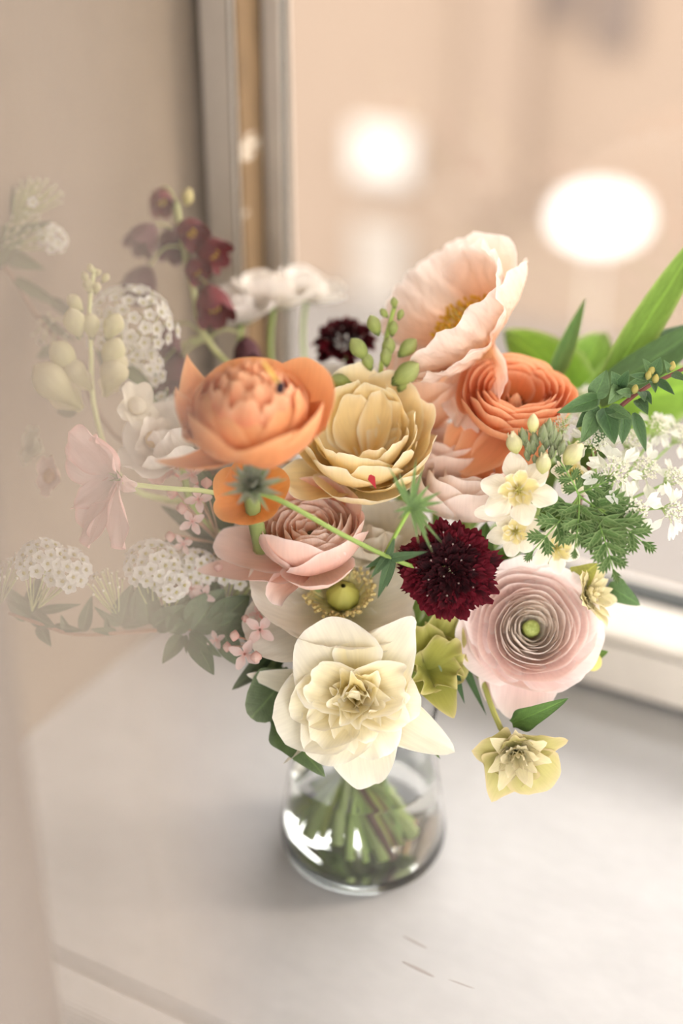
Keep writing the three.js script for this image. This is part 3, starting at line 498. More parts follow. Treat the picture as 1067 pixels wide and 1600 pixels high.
// white poppy with a green boss and a ring of stamens
{
  const t = flower('poppy', 'white poppy with green boss and beige stamens, partly behind the cream daffodil', 'poppy');
  const ax = dir(0.02, 0.66, 0.75), O = at(535, 950, 0.838), M = frame(O, ax, UPV);
  const c0 = C('#e4ddb8'), c1 = C('#f4eee0'), c2 = C('#faf6ec'), b = { c0, c1, c2, mid: 0.6, shape: 'broad', cup: 0.5, cup0: 0.6, nu: 24, nv: 20, edge: 6, crk: 0.0012, crkN: 4, notch: 0.03 };
  one(t, M, 82, { ...b, L: 0.062, W: 0.036, th0: 84, th1: 44, s: 1 }); one(t, M, 118, { ...b, L: 0.062, W: 0.03, th0: 96, th1: 76, s: 2 }); one(t, M, -88, { ...b, L: 0.05, W: 0.036, th0: 84, th1: 40, s: 3 });
  one(t, M, 168, { ...b, L: 0.05, W: 0.04, th0: 92, th1: 40, s: 4 }); one(t, M, 0, { ...b, L: 0.045, W: 0.04, th0: 76, th1: 30, s: 5 }); one(t, M, -135, { ...b, L: 0.05, W: 0.026, th0: 90, th1: 62, s: 6 });
  part('pistil', surf(24, 10, (u, v) => { const a = u * Math.PI, r = 0.0098 * Math.sin(Math.PI * (0.12 + 0.83 * v)) * (1 + 0.05 * Math.cos(a * 9)); return [Math.sin(a) * r, 0.004 + v * 0.017, Math.cos(a) * r, ...cmix(C('#9a9a42'), C('#b3b057'), smooth(0.4, 0.9, v))]; }), stemMat, t, M);
  for (let i = 0; i < 110; i++) { const a = i * 137.5, q = 0.4 + 0.55 * ((i * 0.618) % 1) + rr(-0.06, 0.06), L = rr(0.015, 0.023), A = turned(M, a, 0.002), p = (l, k = 0) => V(0, Math.cos(q * 1.15) * l, Math.sin(q * 1.15) * l + 0.004 + k).applyMatrix4(A); part('stamen', merge([tube([p(0.001), p(L * 0.5), p(L, rr(-0.001, 0.002))], 0.00035, 0.00035, C('#d5cf9a'), C('#cfc58a'), 3, 3), xf(bud(0.003, 0.0013, C('#b9a566'), C('#cbb87c'), { nu: 5, nv: 4 }), frame(p(L), p(L).sub(p(0))))]), stemMat, t); }
  stem(t, O, ax, 0.0024, '#8a9a66', { neck: 0.02 });
}
// burgundy scabiosa
function scabiosa(t, M, R, n, o = {}) {
  const dk = C('#1c0509'), md = C('#2a060d'), lt = C('#620e1e');
  const kinds = [0, 1, 2, 3, 4, 5].map((k) => {                      // one floret: a short tube with three to five toothed lobes
    const g = [], s = k * 3.1 + 1, inner = k > 3, c1 = inner ? C('#1e050a') : cmix(md, lt, k / 3);
    for (const [a, L, W, th] of [[0, 1, 0.3, 58], [48, 0.78, 0.24, 52], [-48, 0.78, 0.24, 52], [150, 0.45, 0.18, 40], [-150, 0.45, 0.18, 40]]) g.push(xf(petal({ L, W, th0: 20, th1: th + rr(-12, 12), cup: 0.5, shape: 'fan', notch: 0.42, notchN: 5, ruf: 0.08, c0: dk, c1, c2: inner ? C('#3a0912') : lt, edge: 5, s: s + a, nu: 8, nv: 6, mid: 0.8 }), new THREE.Matrix4().makeRotationY(a * RAD)));
    return merge(g);
  });
  for (let i = 0; i < n; i++) {
    const f = Math.sqrt((i + 0.5) / n), a = i * 137.508, A = turned(M, a);
    const lean = lerp(5, 82, Math.pow(f, 1.3)), size = R * lerp(0.26, 0.46, f) * rr(0.75, 1.2), rad = R * 0.58 * f;
    const L = new THREE.Matrix4().makeTranslation(0, R * 0.34 * (1 - f * f * 0.85), rad).multiply(new THREE.Matrix4().makeRotationX((lean * 0.55 + rr(-16, 16)) * RAD)).multiply(new THREE.Matrix4().makeRotationY(rr(-0.6, 0.6))).multiply(new THREE.Matrix4().makeScale(size, size, size));
    part('floret', kinds[f < 0.62 ? 4 + i % 2 : i % 4], velvetMat, t, A.multiply(L));
  }
  const pins = o.pins ?? 15;
  for (let i = 0; i < pins; i++) { const f = Math.sqrt((i + 0.5) / pins), A = turned(M, i * 137.5 + 20), p = (l) => V(0, R * 0.3 + l * (1 - 0.25 * f), R * 0.55 * f + l * 0.4 * f).applyMatrix4(A), L = R * rr(0.22, 0.38); part('stamen', merge([tube([p(0), p(L * 0.5), p(L)], 0.00018, 0.00018, C('#5c2028'), C('#7a3a40'), 2, 3), xf(bud(0.0017, 0.0006, C('#6d5a60'), C('#94867f'), { nu: 5, nv: 3 }), frame(p(L), p(L).sub(p(0)), RIGHT))]), stemMat, t); }
}
{
  const t = flower('scabiosa', 'dark burgundy scabiosa with pale pin stamens, between the yellow tulip and pale pink ranunculus', 'scabiosa');
  const ax = dir(-0.05, 0.22, 0.97), O = at(699, 893, 0.80), M = frame(O, ax, UPV);
  scabiosa(t, M, 0.03, 120);
  // thin stem that comes over from the left, with feathery bracts
  const P = [at(690, 895, 0.805), [636, 882, 0.790], [540, 838, 0.772], [440, 783, 0.762], [392, 765, 0.768], [402, 860, 0.80]];
  part('stem', tube([...P.slice(0, 5)], 0.0012, 0.0015, C('#71863f'), C('#7f914e'), 30, 7), stemMat, t);
  for (const [a, b, w] of [[[612, 872, 0.784], [590, 935, 0.776], 20], [[604, 870, 0.784], [578, 905, 0.772], 14], [[610, 872, 0.784], [668, 862, 0.768], 16], [[607, 868, 0.784], [617, 838, 0.77], 12], [[614, 874, 0.784], [604, 918, 0.792], 12], [[607, 868, 0.784], [570, 888, 0.782], 12]]) leaf(t, 'bract', a, b, w, '#5d7a55', { mat: thinLeafMat, bend: 20, shape: 'lance' });
}
{
  const t = flower('scabiosa', 'small burgundy scabiosa behind the green snapdragon spike, blurred', 'scabiosa');
  const M = frame(at(540, 540, 0.912), dir(-0.1, 0.6, 0.8), UPV); scabiosa(t, M, 0.022, 60, { pins: 10 });
  stem(t, at(540, 548, 0.925), dir(0, 0.7, 0.7), 0.0012, '#76824a');
}
// spiky green bud on a thick stem, in front of the peach ranunculus
{
  const t = flower('scabiosa_bud', 'blurred green bud with pale pointed bracts on a thick stem, at the left front', 'bud');
  const O = at(396, 762, 0.742), M = frame(O, dir(0.02, 0.5, 0.86), UPV);
  for (let i = 0; i < 44; i++) { const a = i * 137.5, f = i / 44; part('bract', petal({ L: lerp(0.01, 0.021, f) * rr(0.8, 1.2), W: 0.0026, th0: lerp(10, 80, f), th1: lerp(-10, 52, f), cup: 0.7, shape: 'lance', c0: C('#a3b880'), c1: C('#c9d6b2'), c2: C('#eef2e2'), edge: 4, s: i, nu: 5, nv: 7 }), thinLeafMat, t, turned(M, a)); }
  for (const [b, w] of [[[450, 748, 0.738], 9], [[345, 774, 0.738], 9], [[400, 712, 0.736], 9], [[428, 716, 0.74], 8], [[360, 728, 0.736], 7], [[420, 800, 0.74], 8]]) leaf(t, 'bract', [396, 762, 0.742], b, w, '#9db382', { mat: thinLeafMat, bend: 24, shape: 'lance', rim: '#ccd8b4' });
  part('stem', tube([at(396, 766, 0.744), at(400, 800, 0.79), at(420, 900, 0.86), V(VX, MOUTH, VZ), V(VX + 0.012, 0.02, VZ - 0.01)], 0.0016, 0.0022, C('#7f9455'), C('#7c8a55'), 30, 8), stemMat, t);
}
// green feathery bract in front of the yellow tulip
{
  const t = flower('anemone_leaf', 'pale green divided leaf standing before the yellow tulip and the burgundy scabiosa', 'leaf');
  const c = [642, 792, 0.756];
  for (const [b, w, s] of [[[614, 750, 0.752], 8], [[603, 722, 0.75], 6], [[622, 736, 0.751], 6], [[650, 714, 0.75], 8], [[662, 726, 0.752], 6], [[656, 742, 0.752], 8], [[690, 768, 0.75], 10], [[694, 784, 0.75], 10], [[686, 802, 0.75], 9], [[676, 818, 0.75], 9], [[668, 836, 0.75], 9], [[690, 848, 0.752], 6], [[676, 864, 0.752], 7], [[654, 850, 0.752], 6], [[630, 756, 0.752], 6], [[614, 800, 0.752], 7], [[622, 812, 0.752], 6], [[672, 756, 0.75], 9]]) leaf(t, 'leaflet', c, b, w, '#86a866', { mat: thinLeafMat, bend: 18, shape: 'lance', rim: '#a4bd86' });
  part('stem', tube([A3(c), at(622, 828, 0.765), at(604, 862, 0.795), at(588, 905, 0.85), V(VX + 0.01, MOUTH, VZ), V(VX + 0.02, 0.02, VZ)], 0.0012, 0.0014, C('#86a54c'), C('#7d9458'), 24, 6), stemMat, t);
}
// snapdragon spike of green buds, centre
function snapBud(t, p, axis, L, c0, c1, calyx = true) { const M = frame(A3(p), axis, BACK), k = part('bud', bud(L, L * 0.3, c0, c1, { fat: 0.55, rib: 0.05, ribN: 3 }), petalMat, t, M); if (calyx) for (let i = 0; i < 4; i++) part('sepal', petal({ L: L * 0.62, W: L * 0.2, th0: 50, th1: -10, cup: 0.9, shape: 'ovate', c0: C('#7f9a45'), c1: C('#9ab25a'), c2: C('#b7cb7e'), s: i, nu: 5, nv: 6 }), thinLeafMat, k, turned(M, i * 90 + 40)); }
{
  const t = flower('snapdragon_spike', 'small spike of green snapdragon buds sticking up behind the yellow tulip', 'snapdragon');
  part('stem', tube([at(619, 470, 0.84), at(608, 510, 0.84), at(598, 560, 0.842), at(593, 620, 0.848), V(VX, 0.17, VZ - 0.06), V(VX - 0.01, MOUTH, VZ - 0.01), V(VX - 0.02, 0.02, VZ)], 0.0014, 0.003, C('#9db35e'), C('#8fa456'), 34, 7), stemMat, t);
  const g0 = C('#a9bd62'), g1 = C('#ccd693'), S = 0.84 / FPX;
  for (const [x, y, a, L] of [[617, 478, 8, 16], [606, 492, 40, 16], [622, 496, -20, 16], [612, 520, -8, 22], [592, 516, 24, 30], [605, 552, -6, 30], [574, 552, 38, 36], [622, 548, -46, 34], [604, 566, 4, 26], [612, 588, -52, 46], [622, 604, -30, 30], [552, 594, 70, 34], [580, 572, 20, 26]]) snapBud(t, [x, y + L * 0.3, 0.836 - rr(0, 0.006)], dir(-Math.sin(a * RAD), Math.cos(a * RAD), 0.35), L * S * 1.2, g0, g1);
}
// white sweet peas at the back, blurred
function whitePea(t, M, L, c, green = true) {
  const b = { c0: C(c[0]), c1: C(c[1]), c2: C(c[1]), shape: 'broad', cup: 0.5, ruf: L * 0.06, rufN: 4, nu: 14, nv: 12 };
  one(t, M, 25, { ...b, L, W: L * 0.6, th0: 70, th1: 20, s: 1 }); one(t, M, -40, { ...b, L, W: L * 0.6, th0: 70, th1: 30, s: 2 }); one(t, M, 90, { ...b, L: L * 0.95, W: L * 0.5, th0: 82, th1: 40, s: 3 }); one(t, M, -110, { ...b, L: L * 0.95, W: L * 0.5, th0: 84, th1: 44, s: 4 }); one(t, M, 170, { ...b, L: L * 0.8, W: L * 0.5, th0: 80, th1: 10, s: 5 }); one(t, M, 140, { ...b, L: L * 0.7, W: L * 0.36, th0: 40, th1: -20, s: 6 }); one(t, M, -160, { ...b, L: L * 0.7, W: L * 0.36, th0: 46, th1: -10, s: 7 });
  if (green) for (let i = 0; i < 5; i++) one(t, M, i * 72 + 15, { L: L * 0.42, W: L * 0.11, th0: 95, th1: 80, cup: 0.5, shape: 'acute', c0: C('#7e9a45'), c1: C('#93ad57'), s: i }, leafMat, 'sepal');
}
for (const [text, x, y, d, ax, L, c] of [
  ['white ranunculus seen from the side on a thin green stem, against the window frame', 428, 482, 0.95, dir(0.1, 0.98, 0.15), 0.036, ['#f6efe2', '#f8f1e8']],
  ['white ruffled bloom against the window pane, right of the white one on a thin stem', 478, 470, 0.97, dir(0.35, 0.9, 0.2), 0.03, ['#f3efe6', '#f6f1ea']],
  ['round white bloom behind the purple bells, left of the thin green stem', 378, 505, 0.94, dir(-0.15, 0.9, 0.4), 0.032, ['#f2eee6', '#f5f0ea']],
  ['white petalled bloom directly behind the yellow tulip, below the burgundy one', 536, 650, 0.895, dir(-0.2, 0.9, 0.4), 0.04, ['#f3efe2', '#f6f3ec']],
]) { const t = flower('white_ranunculus', text, 'ranunculus'); whitePea(t, frame(at(x, y, d), ax, BACK.clone().negate()), L, c); stem(t, at(x, y, d), ax, 0.0014, '#93a866', { via: [[x - 6, y + 60, d + 0.005], [x + 20, 640, d - 0.02], V(VX, 0.2, VZ - 0.075)] }); }
// fritillaria: a nodding raceme of dusky bells
{
  const t = flower('fritillaria', 'dusky purple fritillary with nodding bells on a pale green stem, upper left', 'fritillary');
  const st = [[276, 318, 0.925], [285, 385, 0.925], [300, 450, 0.922], [322, 530, 0.915]];
  part('stem', tube([...st.map(A3), V(-0.37, 0.22, -0.70), V(VX - 0.01, MOUTH, VZ - 0.015), V(VX + 0.01, 0.02, VZ + 0.01)], 0.0018, 0.0036, C('#b3b683'), C('#9aa56c'), 36, 8), stemMat, t);
  const dusk = C('#4a2a30'), wine = C('#742022'), bloom = C('#7c565c');
  const bells = [[249, 287, 0.2, -0.6, 36, 1], [232, 338, -0.5, -0.8, 44, 0], [288, 342, 0.4, -0.4, 42, 1], [272, 345, 0.02, -0.6, 46, 0], [318, 375, 0.8, -0.45, 46, 1], [226, 402, -0.35, -0.9, 50, 0], [328, 432, 0.25, -0.85, 54, 2], [262, 492, -0.1, -1, 42, 0], [278, 538, -0.1, -1, 50, 0], [385, 512, 0.1, -0.9, 40, 0], [262, 575, -0.2, -1, 44, 0], [302, 395, 0.5, -0.7, 34, 1], [240, 560, -0.2, -1, 36, 0]];
  bells.forEach(([x, y, a, b, sz, k], i) => {
    const d = 0.922 - rr(-0.012, 0.015), A = at(x - a * 16, y - b * 16, d), axis = dir(a, b, 0.35), M = frame(A, axis, BACK), L = sz * 1.2 * d / FPX;
    const bell = surf(36, 10, (u, v) => { const an = u * Math.PI, lobe = Math.pow(Math.abs(Math.cos(an * 3)), 0.7), v2 = v * (0.8 + 0.2 * lobe), r = L * 0.42 * Math.pow(Math.sin(Math.PI * 0.5 * Math.min(1, v2 * 1.5 + 0.05)), 0.8) * (1 + 0.07 * lobe + 0.12 * smooth(0.75, 1, v)); return [Math.sin(an) * r, v2 * L, Math.cos(an) * r, ...cmix(k ? wine : dusk, bloom, k ? 0.15 + 0.3 * lobe : 0.35 + 0.3 * N3(an * 3, v * 4, i))]; });
    const bl = part('bell', bell, velvetMat, t, M);
    const q = st.map(A3).reduce((m, p) => p.distanceTo(A) < m.distanceTo(A) ? p : m); part('pedicel', tube([q.clone(), q.clone().lerp(A, 0.5).add(V(0, 0.006, 0)), A], 0.0009, 0.0009, C('#a3a875'), C('#8c8a62'), 8, 5), stemMat, t);
    if (k) part('stamen', merge([0, 60, 120, 180, 240, 300].map((p) => xf(bud(L * 0.42, L * 0.05, C('#d8b24a'), C('#e2bd55'), { nu: 5, nv: 4 }), new THREE.Matrix4().makeRotationY(p * RAD).multiply(new THREE.Matrix4().makeTranslation(0, L * 0.35, L * 0.12))))), stemMat, bl, M);
  });
  part('bud', bud(0.012, 0.004, C('#b9b070'), C('#d2c48c')), stemMat, t, frame(at(290, 322, 0.925), dir(0.2, 1, 0.2)));
}
// ---------------------------------------------------------------- right side of the bouquet
// cream stock: a double floret, a head of buds, loose florets lower down
function stockFloret(t, p, axis, s, k, spin = 0) {              // s = petal length in metres
  const M = frame(A3(p), axis, UPV), o = C('#f7f0dc'), oc = C('#f0e5b0'), i0 = C('#c9c45a'), i1 = C('#efe09c');
  for (let i = 0; i < 6; i++) one(t, M, spin + i * 60 + rr(-9, 9), { L: s * rr(0.92, 1.1), W: s * 0.33, th0: 62, th1: 92, cup: -0.35, cup0: 0.5, shape: 'claw', c0: oc, c1: o, c2: C('#fbf7ea'), mid: 0.55, ruf: s * 0.05, rufN: 3, s: i + k, nu: 10, nv: 10 });
  for (let i = 0; i < 6; i++) one(t, M, spin + 30 + i * 60 + rr(-14, 14), { L: s * rr(0.55, 0.7), W: s * 0.24, th0: 40, th1: 62, cup: 0.8, shape: 'claw', c0: i0, c1: i1, c2: o, ruf: s * 0.05, s: i + k + 20, nu: 8, nv: 8, lift: s * 0.08 });
  for (let i = 0; i < 5; i++) one(t, M, spin + i * 72, { L: s * 0.34, W: s * 0.14, th0: 12, th1: -14, cup: 1, shape: 'claw', c0: C('#b9bd55'), c1: C('#dcd78a'), s: i + k + 40, nu: 6, nv: 6, lift: s * 0.1 });
}
{
  const t = flower('stock', 'cream white stock with yellowish heart and a head of green buds, right of centre', 'stock');
  const d = 0.788, S = d / FPX;
  stockFloret(t, [810, 768, d], dir(-0.12, 0.2, 1), 62 * S, 1, 12);
  stockFloret(t, [806, 828, d + 0.02], dir(-0.2, -0.2, 0.9), 46 * S, 2, 40); stockFloret(t, [868, 855, d + 0.03], dir(0.1, -0.1, 1), 44 * S, 3, 10); stockFloret(t, [886, 742, d + 0.022], dir(0.5, 0.3, 0.8), 42 * S, 4, 30);
  one(t, frame(at(800, 800, d + 0.006), dir(0, 0.3, 1), UPV), 92, { L: 60 * S, W: 17 * S, th0: 92, th1: 88, cup: 0.6, shape: 'round', c0: C('#f4edd0'), c1: C('#f9f4e6'), s: 9 });
  // buds: [x, y, length px, lean a, b, creamy?]
  for (const [x, y, l, a, b, k] of [[832, 672, 34, 0.0, 1, 1], [808, 702, 36, -0.3, 0.9, 2], [833, 704, 30, -0.1, 1, 0], [862, 692, 40, 0.1, 1, 0], [873, 706, 30, 0.3, 0.95, 0], [846, 712, 26, 0, 1, 0], [838, 724, 22, -0.2, 0.9, 0], [847, 734, 34, 0.05, 0.8, 2], [882, 718, 42, 0.55, 0.8, 2], [852, 698, 28, 0.02, 1, 0], [826, 716, 22, -0.3, 0.9, 0], [860, 712, 26, 0.1, 1, 0], [820, 690, 34, -0.2, 1, 0], [848, 686, 36, 0, 1, 0], [836, 696, 34, -0.1, 1, 0], [856, 676, 34, 0.05, 1, 0], [868, 696, 34, 0.2, 1, 0], [828, 706, 30, -0.2, 0.9, 0]]) {
    const M = frame(at(x, y + l * 0.2, d - rr(0, 0.008)), dir(a, b, 0.35), BACK), L = l * S;
    const bd = part('bud', k ? bud(L, L * (k === 1 ? 0.27 : 0.36), C('#d9d880'), C('#f6efcf'), { fat: 0.5 }) : bud(L * 0.9, L * 0.2, C('#8fa06a'), C('#c9d0a0'), { fat: 0.5 }), petalMat, t, M);
    for (let i = 0; i < 4; i++) part('sepal', petal({ L: L * (k === 1 ? 0.42 : 0.95), W: L * 0.24, th0: 46, th1: -26, cup: 1.0, shape: 'ovate', c0: C('#7c8c58'), c1: C('#97a676'), c2: C('#c6cca8'), edge: 4, s: i + x, nu: 6, nv: 7 }), leafMat, bd, turned(M, i * 90));
    if (k === 2) for (let i = 0; i < 3; i++) part('petal', petal({ L: L * 1.1, W: L * 0.25, th0: 34, th1: -20, cup: 1, shape: 'round', c0: C('#e4df90'), c1: C('#f5eecb'), ruf: L * 0.05, s: i + x, nu: 8, nv: 8 }), petalMat, t, turned(M, i * 120 + 20));
  }
  part('stem', tube([at(850, 712, d + 0.004), at(842, 780, d + 0.02), at(800, 870, d + 0.095), V(VX + 0.03, 0.17, VZ - 0.02), V(VX + 0.012, MOUTH, VZ), V(VX - 0.02, 0.02, VZ - 0.012)], 0.0022, 0.003, C('#8ba060'), C('#7f9452'), 30, 8), stemMat, t);
}
// white lace flower
function umbel(t, p, axis, R, k, big = 6, from) {
  const M = frame(A3(p), axis, UPV), g = [], w = C('#f4f2e2'), gr = C('#c3cc93');
  for (let i = 0; i < 34; i++) { const f = Math.sqrt((i + 0.4) / 34), a = i * 137.5, h = R * (0.1 + 0.22 * (1 - f * f)), r = R * 0.62 * f, c = new THREE.Matrix4().makeTranslation(Math.sin(a * RAD) * r, h, Math.cos(a * RAD) * r).multiply(new THREE.Matrix4().makeRotationY(a * RAD)); g.push(xf(bud(R * 0.15, R * 0.062, gr, w, { nu: 5, nv: 4, fat: 0.6 }), c)); if (i % 2) for (let q = 0; q < 3; q++) g.push(xf(petal({ L: R * 0.13, W: R * 0.055, th0: 80, th1: 70, cup: 0.2, shape: 'round', c0: w, c1: w, nu: 3, nv: 3, s: q }), c.clone().multiply(new THREE.Matrix4().makeRotationY(q * 2.1)).multiply(new THREE.Matrix4().makeTranslation(0, R * 0.12, 0)))); }
  stuff(part('floret_head', merge(g), petalMat, t, M));
  for (let i = 0; i < big; i++) part('ray_petal', petal({ L: R * rr(0.75, 1.15), W: R * rr(0.22, 0.34), r0: R * 0.5, th0: 88, th1: rr(92, 108), cup: 0.2, cup0: 0.5, shape: 'bilobe', c0: C('#eef0dc'), c1: C('#f0f0e6'), ruf: R * 0.04, s: i + k, nu: 10, nv: 8 }), petalMat, t, turned(M, i * 360 / big + rr(-16, 16) + k * 20, -R * 0.08));
  for (let i = 0; i < 8; i++) { const q = V(Math.sin(i * 0.785) * R * 0.5, R * 0.05, Math.cos(i * 0.785) * R * 0.5).applyMatrix4(M), hub = V(0, -R * 0.9, 0).applyMatrix4(M); part('ray', tube([hub, q.clone().lerp(hub, 0.4), q], 0.0004, 0.0003, C('#8da363'), C('#a5b57c'), 5, 4), stemMat, t); }
  part('stem', tube([V(0, -R * 0.9, 0).applyMatrix4(M), A3(from)], 0.0008, 0.0009, C('#7f9a55'), C('#7f9a55'), 6, 5), stemMat, t);
}
{
  const t = flower('lace_flower', 'white lace flower with several flat flower heads at the right edge of the bouquet', 'lace flower');
  const S = 0.8 / FPX, hub = [940, 800, 0.825];
  for (const [x, y, d, r, ax, n] of [[960, 736, 0.79, 36, dir(0.15, 0.35, 1), 7], [1006, 734, 0.815, 34, dir(0.2, 0.4, 0.9), 6], [1050, 746, 0.815, 28, dir(0.35, 0.4, 0.8), 6], [990, 798, 0.79, 34, dir(0.25, -0.1, 1), 6], [1050, 798, 0.80, 30, dir(0.4, -0.15, 0.9), 7], [930, 690, 0.80, 32, dir(0, 0.3, 1), 6], [984, 688, 0.83, 30, dir(0.1, 0.5, 0.85), 5], [1028, 668, 0.84, 30, dir(0.2, 0.6, 0.8), 7], [905, 625, 0.89, 32, dir(-0.1, 0.7, 0.7), 6], [1062, 680, 0.85, 30, dir(0.3, 0.5, 0.8), 7], [878, 664, 0.81, 22, dir(-0.2, 0.4, 0.9), 4]]) umbel(t, [x, y, d], ax, r * S, x, n, hub);
  part('stem', tube([A3(hub), at(850, 900, 0.89), V(VX + 0.03, 0.17, VZ - 0.03), V(VX + 0.02, MOUTH, VZ + 0.01), V(VX - 0.02, 0.02, VZ - 0.02)], 0.0014, 0.002, C('#7f9a55'), C('#76904c'), 24, 7), stemMat, t);
}
// finely cut leaf of the lace flower
{
  const t = flower('parsley_leaf', 'finely cut fresh green leaf below the white lace flower at the right', 'leaf');
  const g0 = '#5f8446', hub = [905, 775, 0.80];
  const frond = (a, b, w, n, seedN) => {
    const A = A3(a), B = A3(b), mid = A.clone().lerp(B, 0.5).addScaledVector(BACK, 0.004), cv = new THREE.CatmullRomCurve3([A, mid, B]);
    part('stalk', tube([A, mid, B], 0.0007, 0.0004, C('#76954c'), C('#6a8a48'), 8, 5), stemMat, t);
    for (let i = 0; i <= n; i++) {
      const f = i / n, p = cv.getPoint(0.2 + 0.8 * f), tan = cv.getTangent(f), sides = i === n ? [0] : [-1, 1], len = w * (1.05 - 0.6 * f) / FPX * 0.8;
      for (const sd of sides) {
        const across = tan.clone().cross(BACK).normalize(), dd = tan.clone().multiplyScalar(sd ? 0.75 : 1).addScaledVector(across, sd * 0.8).addScaledVector(BACK, rr(-0.15, 0.3)).normalize(), list = [];
        for (const [q, l, al] of [[1, 1, 0], [0.5, 0.5, 40], [0.5, 0.5, -40], [0.75, 0.36, 34], [0.75, 0.36, -34], [0.25, 0.55, 46], [0.25, 0.55, -46]]) {
          const e = dd.clone().applyAxisAngle(BACK, al * RAD), s0 = p.clone().addScaledVector(dd, q === 1 ? 0 : len * q * 0.8), Q = leafM(s0, s0.clone().addScaledVector(e, len * l)), col = cmix(C(g0), C('#84a560'), rr(0, 0.8));
          list.push(xf(petal({ L: Q.L, W: len * 0.105 * (0.6 + l * 0.6), th0: 80, th1: 104, cup: 0.3, fold: 0.3, shape: 'lance', c0: col, c1: col, c2: C('#a5c07e'), s: i + al, nu: 4, nv: 6 }), Q.M));
        }
        part('leaflet', merge(list), leafMat, t);
      }
    }
  };
  for (const [a, b, w, n] of [[hub, [832, 862, 0.785], 52, 3], [hub, [898, 858, 0.778], 44, 3], [hub, [1003, 846, 0.785], 62, 4], [[925, 790, 0.795], [958, 890, 0.775], 56, 4], [hub, [876, 722, 0.79], 32, 3], [[905, 770, 0.8], [948, 752, 0.79], 34, 3]]) frond(a, b, w, n);
  part('stem', tube([A3(hub), at(860, 880, 0.885), V(VX + 0.03, 0.16, VZ - 0.03), V(VX + 0.02, MOUTH, VZ + 0.015), V(VX - 0.01, 0.02, VZ - 0.02)], 0.0012, 0.0016, C('#7f9a55'), C('#76904c'), 24, 7), stemMat, t);
}
// spirea twig
{
  const t = flower('spirea_twig', 'reddish brown spirea twig with small dark green leaves reaching to the right edge', 'twig');
  const d = 0.795, tw = [[1090, 566, 0.81], [1048, 586, 0.805], [1008, 606, 0.80], [978, 628, 0.797], [952, 652, 0.797], [930, 700, 0.81]];
  part('twig', tube([...tw.map(A3), at(870, 850, 0.885), V(VX + 0.035, 0.17, VZ - 0.03), V(VX + 0.015, MOUTH, VZ - 0.01), V(VX - 0.025, 0.02, VZ)], 0.0012, 0.0016, C('#5c2f28'), C('#6b4a35'), 40, 7, 0.25), stemMat, t);
  for (const [x0, y0, x1, y1, w, dz = -0.008, col] of [[944, 638, 960, 694, 32], [974, 640, 972, 694, 22, -0.002], [930, 645, 908, 692, 26], [950, 638, 988, 655, 20], [990, 645, 1009, 706, 17, -0.004], [936, 622, 870, 645, 24, -0.012], [928, 622, 948, 578, 28, -0.004], [966, 606, 955, 580, 22], [966, 606, 982, 578, 18], [968, 604, 950, 632, 22, -0.014], [996, 624, 1012, 648, 18], [1018, 582, 1032, 558, 22], [1016, 582, 1004, 560, 13], [1010, 590, 982, 586, 11], [1010, 592, 980, 600, 11], [1018, 596, 1024, 614, 11], [1026, 594, 1054, 617, 13], [1046, 582, 1037, 562, 10], [1000, 612, 1007, 628, 13], [1004, 612, 1018, 632, 13], [935, 635, 900, 668, 22, 0.004], [985, 615, 962, 612, 14], [1050, 584, 1075, 596, 12], [925, 640, 918, 660, 20, 0.006], [948, 660, 926, 700, 20, 0.006]]) leaf(t, 'leaf', [x0, y0, d + 0.003], [x1, y1, d + dz], w * 1.25, col ?? ['#47663f', '#54724a', '#5f7d50', '#4c6b3f'][Math.floor(rr(0, 4))], { bend: 16, shape: 'point', rim: '#6f8b5c', fold: 0.2 });
  for (const [x, y] of [[1011, 594], [1016, 586], [1048, 580], [1022, 600], [990, 616]]) part('bud', bud(0.006, 0.002, C('#8f8a4a'), C('#b5a557')), stemMat, t, frame(at(x, y, d), dir(0.2, 1, 0.3)));
}
// tulip blades and broad leaves against the pane
{
  const t = flower('tulip_leaf', 'short pointed green tulip leaf standing up behind the orange ranunculus', 'leaf');
  leaf(t, 'blade', [864, 592, 0.885], [915, 465, 0.875], 30, '#66884a', { shape: 'lance', fold: 0.5, bend: 4, rim: '#86a25c' });
  part('stem', tube([at(864, 590, 0.885), at(820, 700, 0.89), V(VX + 0.02, 0.17, VZ - 0.02), V(VX + 0.01, MOUTH, VZ - 0.015), V(VX - 0.015, 0.02, VZ)], 0.0024, 0.003, C('#7f9a55'), C('#76904c'), 20, 7), stemMat, t);
}
{
  const t = flower('tulip_leaf', 'long bright green tulip leaf slanting up to the right edge, dark blade below it', 'leaf');
  leaf(t, 'blade', [940, 612, 0.865], [1105, 352, 0.85], 58, '#7da044', { shape: 'strap', fold: 0.4, bend: 7, rim: '#a2b866', mat: thinLeafMat });
  leaf(t, 'blade', [930, 622, 0.86], [1120, 494, 0.85], 62, '#4f6b3c', { shape: 'strap', fold: 0.3, bend: 9, twist: 20 });
  leaf(t, 'blade', [985, 545, 0.868], [1110, 498, 0.862], 22, '#8aa585', { shape: 'lance', fold: 0.4, bend: 6 });
  part('stem', tube([at(936, 615, 0.865), at(870, 740, 0.88), V(VX + 0.03, 0.17, VZ - 0.015), V(VX + 0.015, MOUTH, VZ - 0.015), V(VX - 0.02, 0.02, VZ)], 0.003, 0.003, C('#7f9a55'), C('#76904c'), 20, 7), stemMat, t);
}
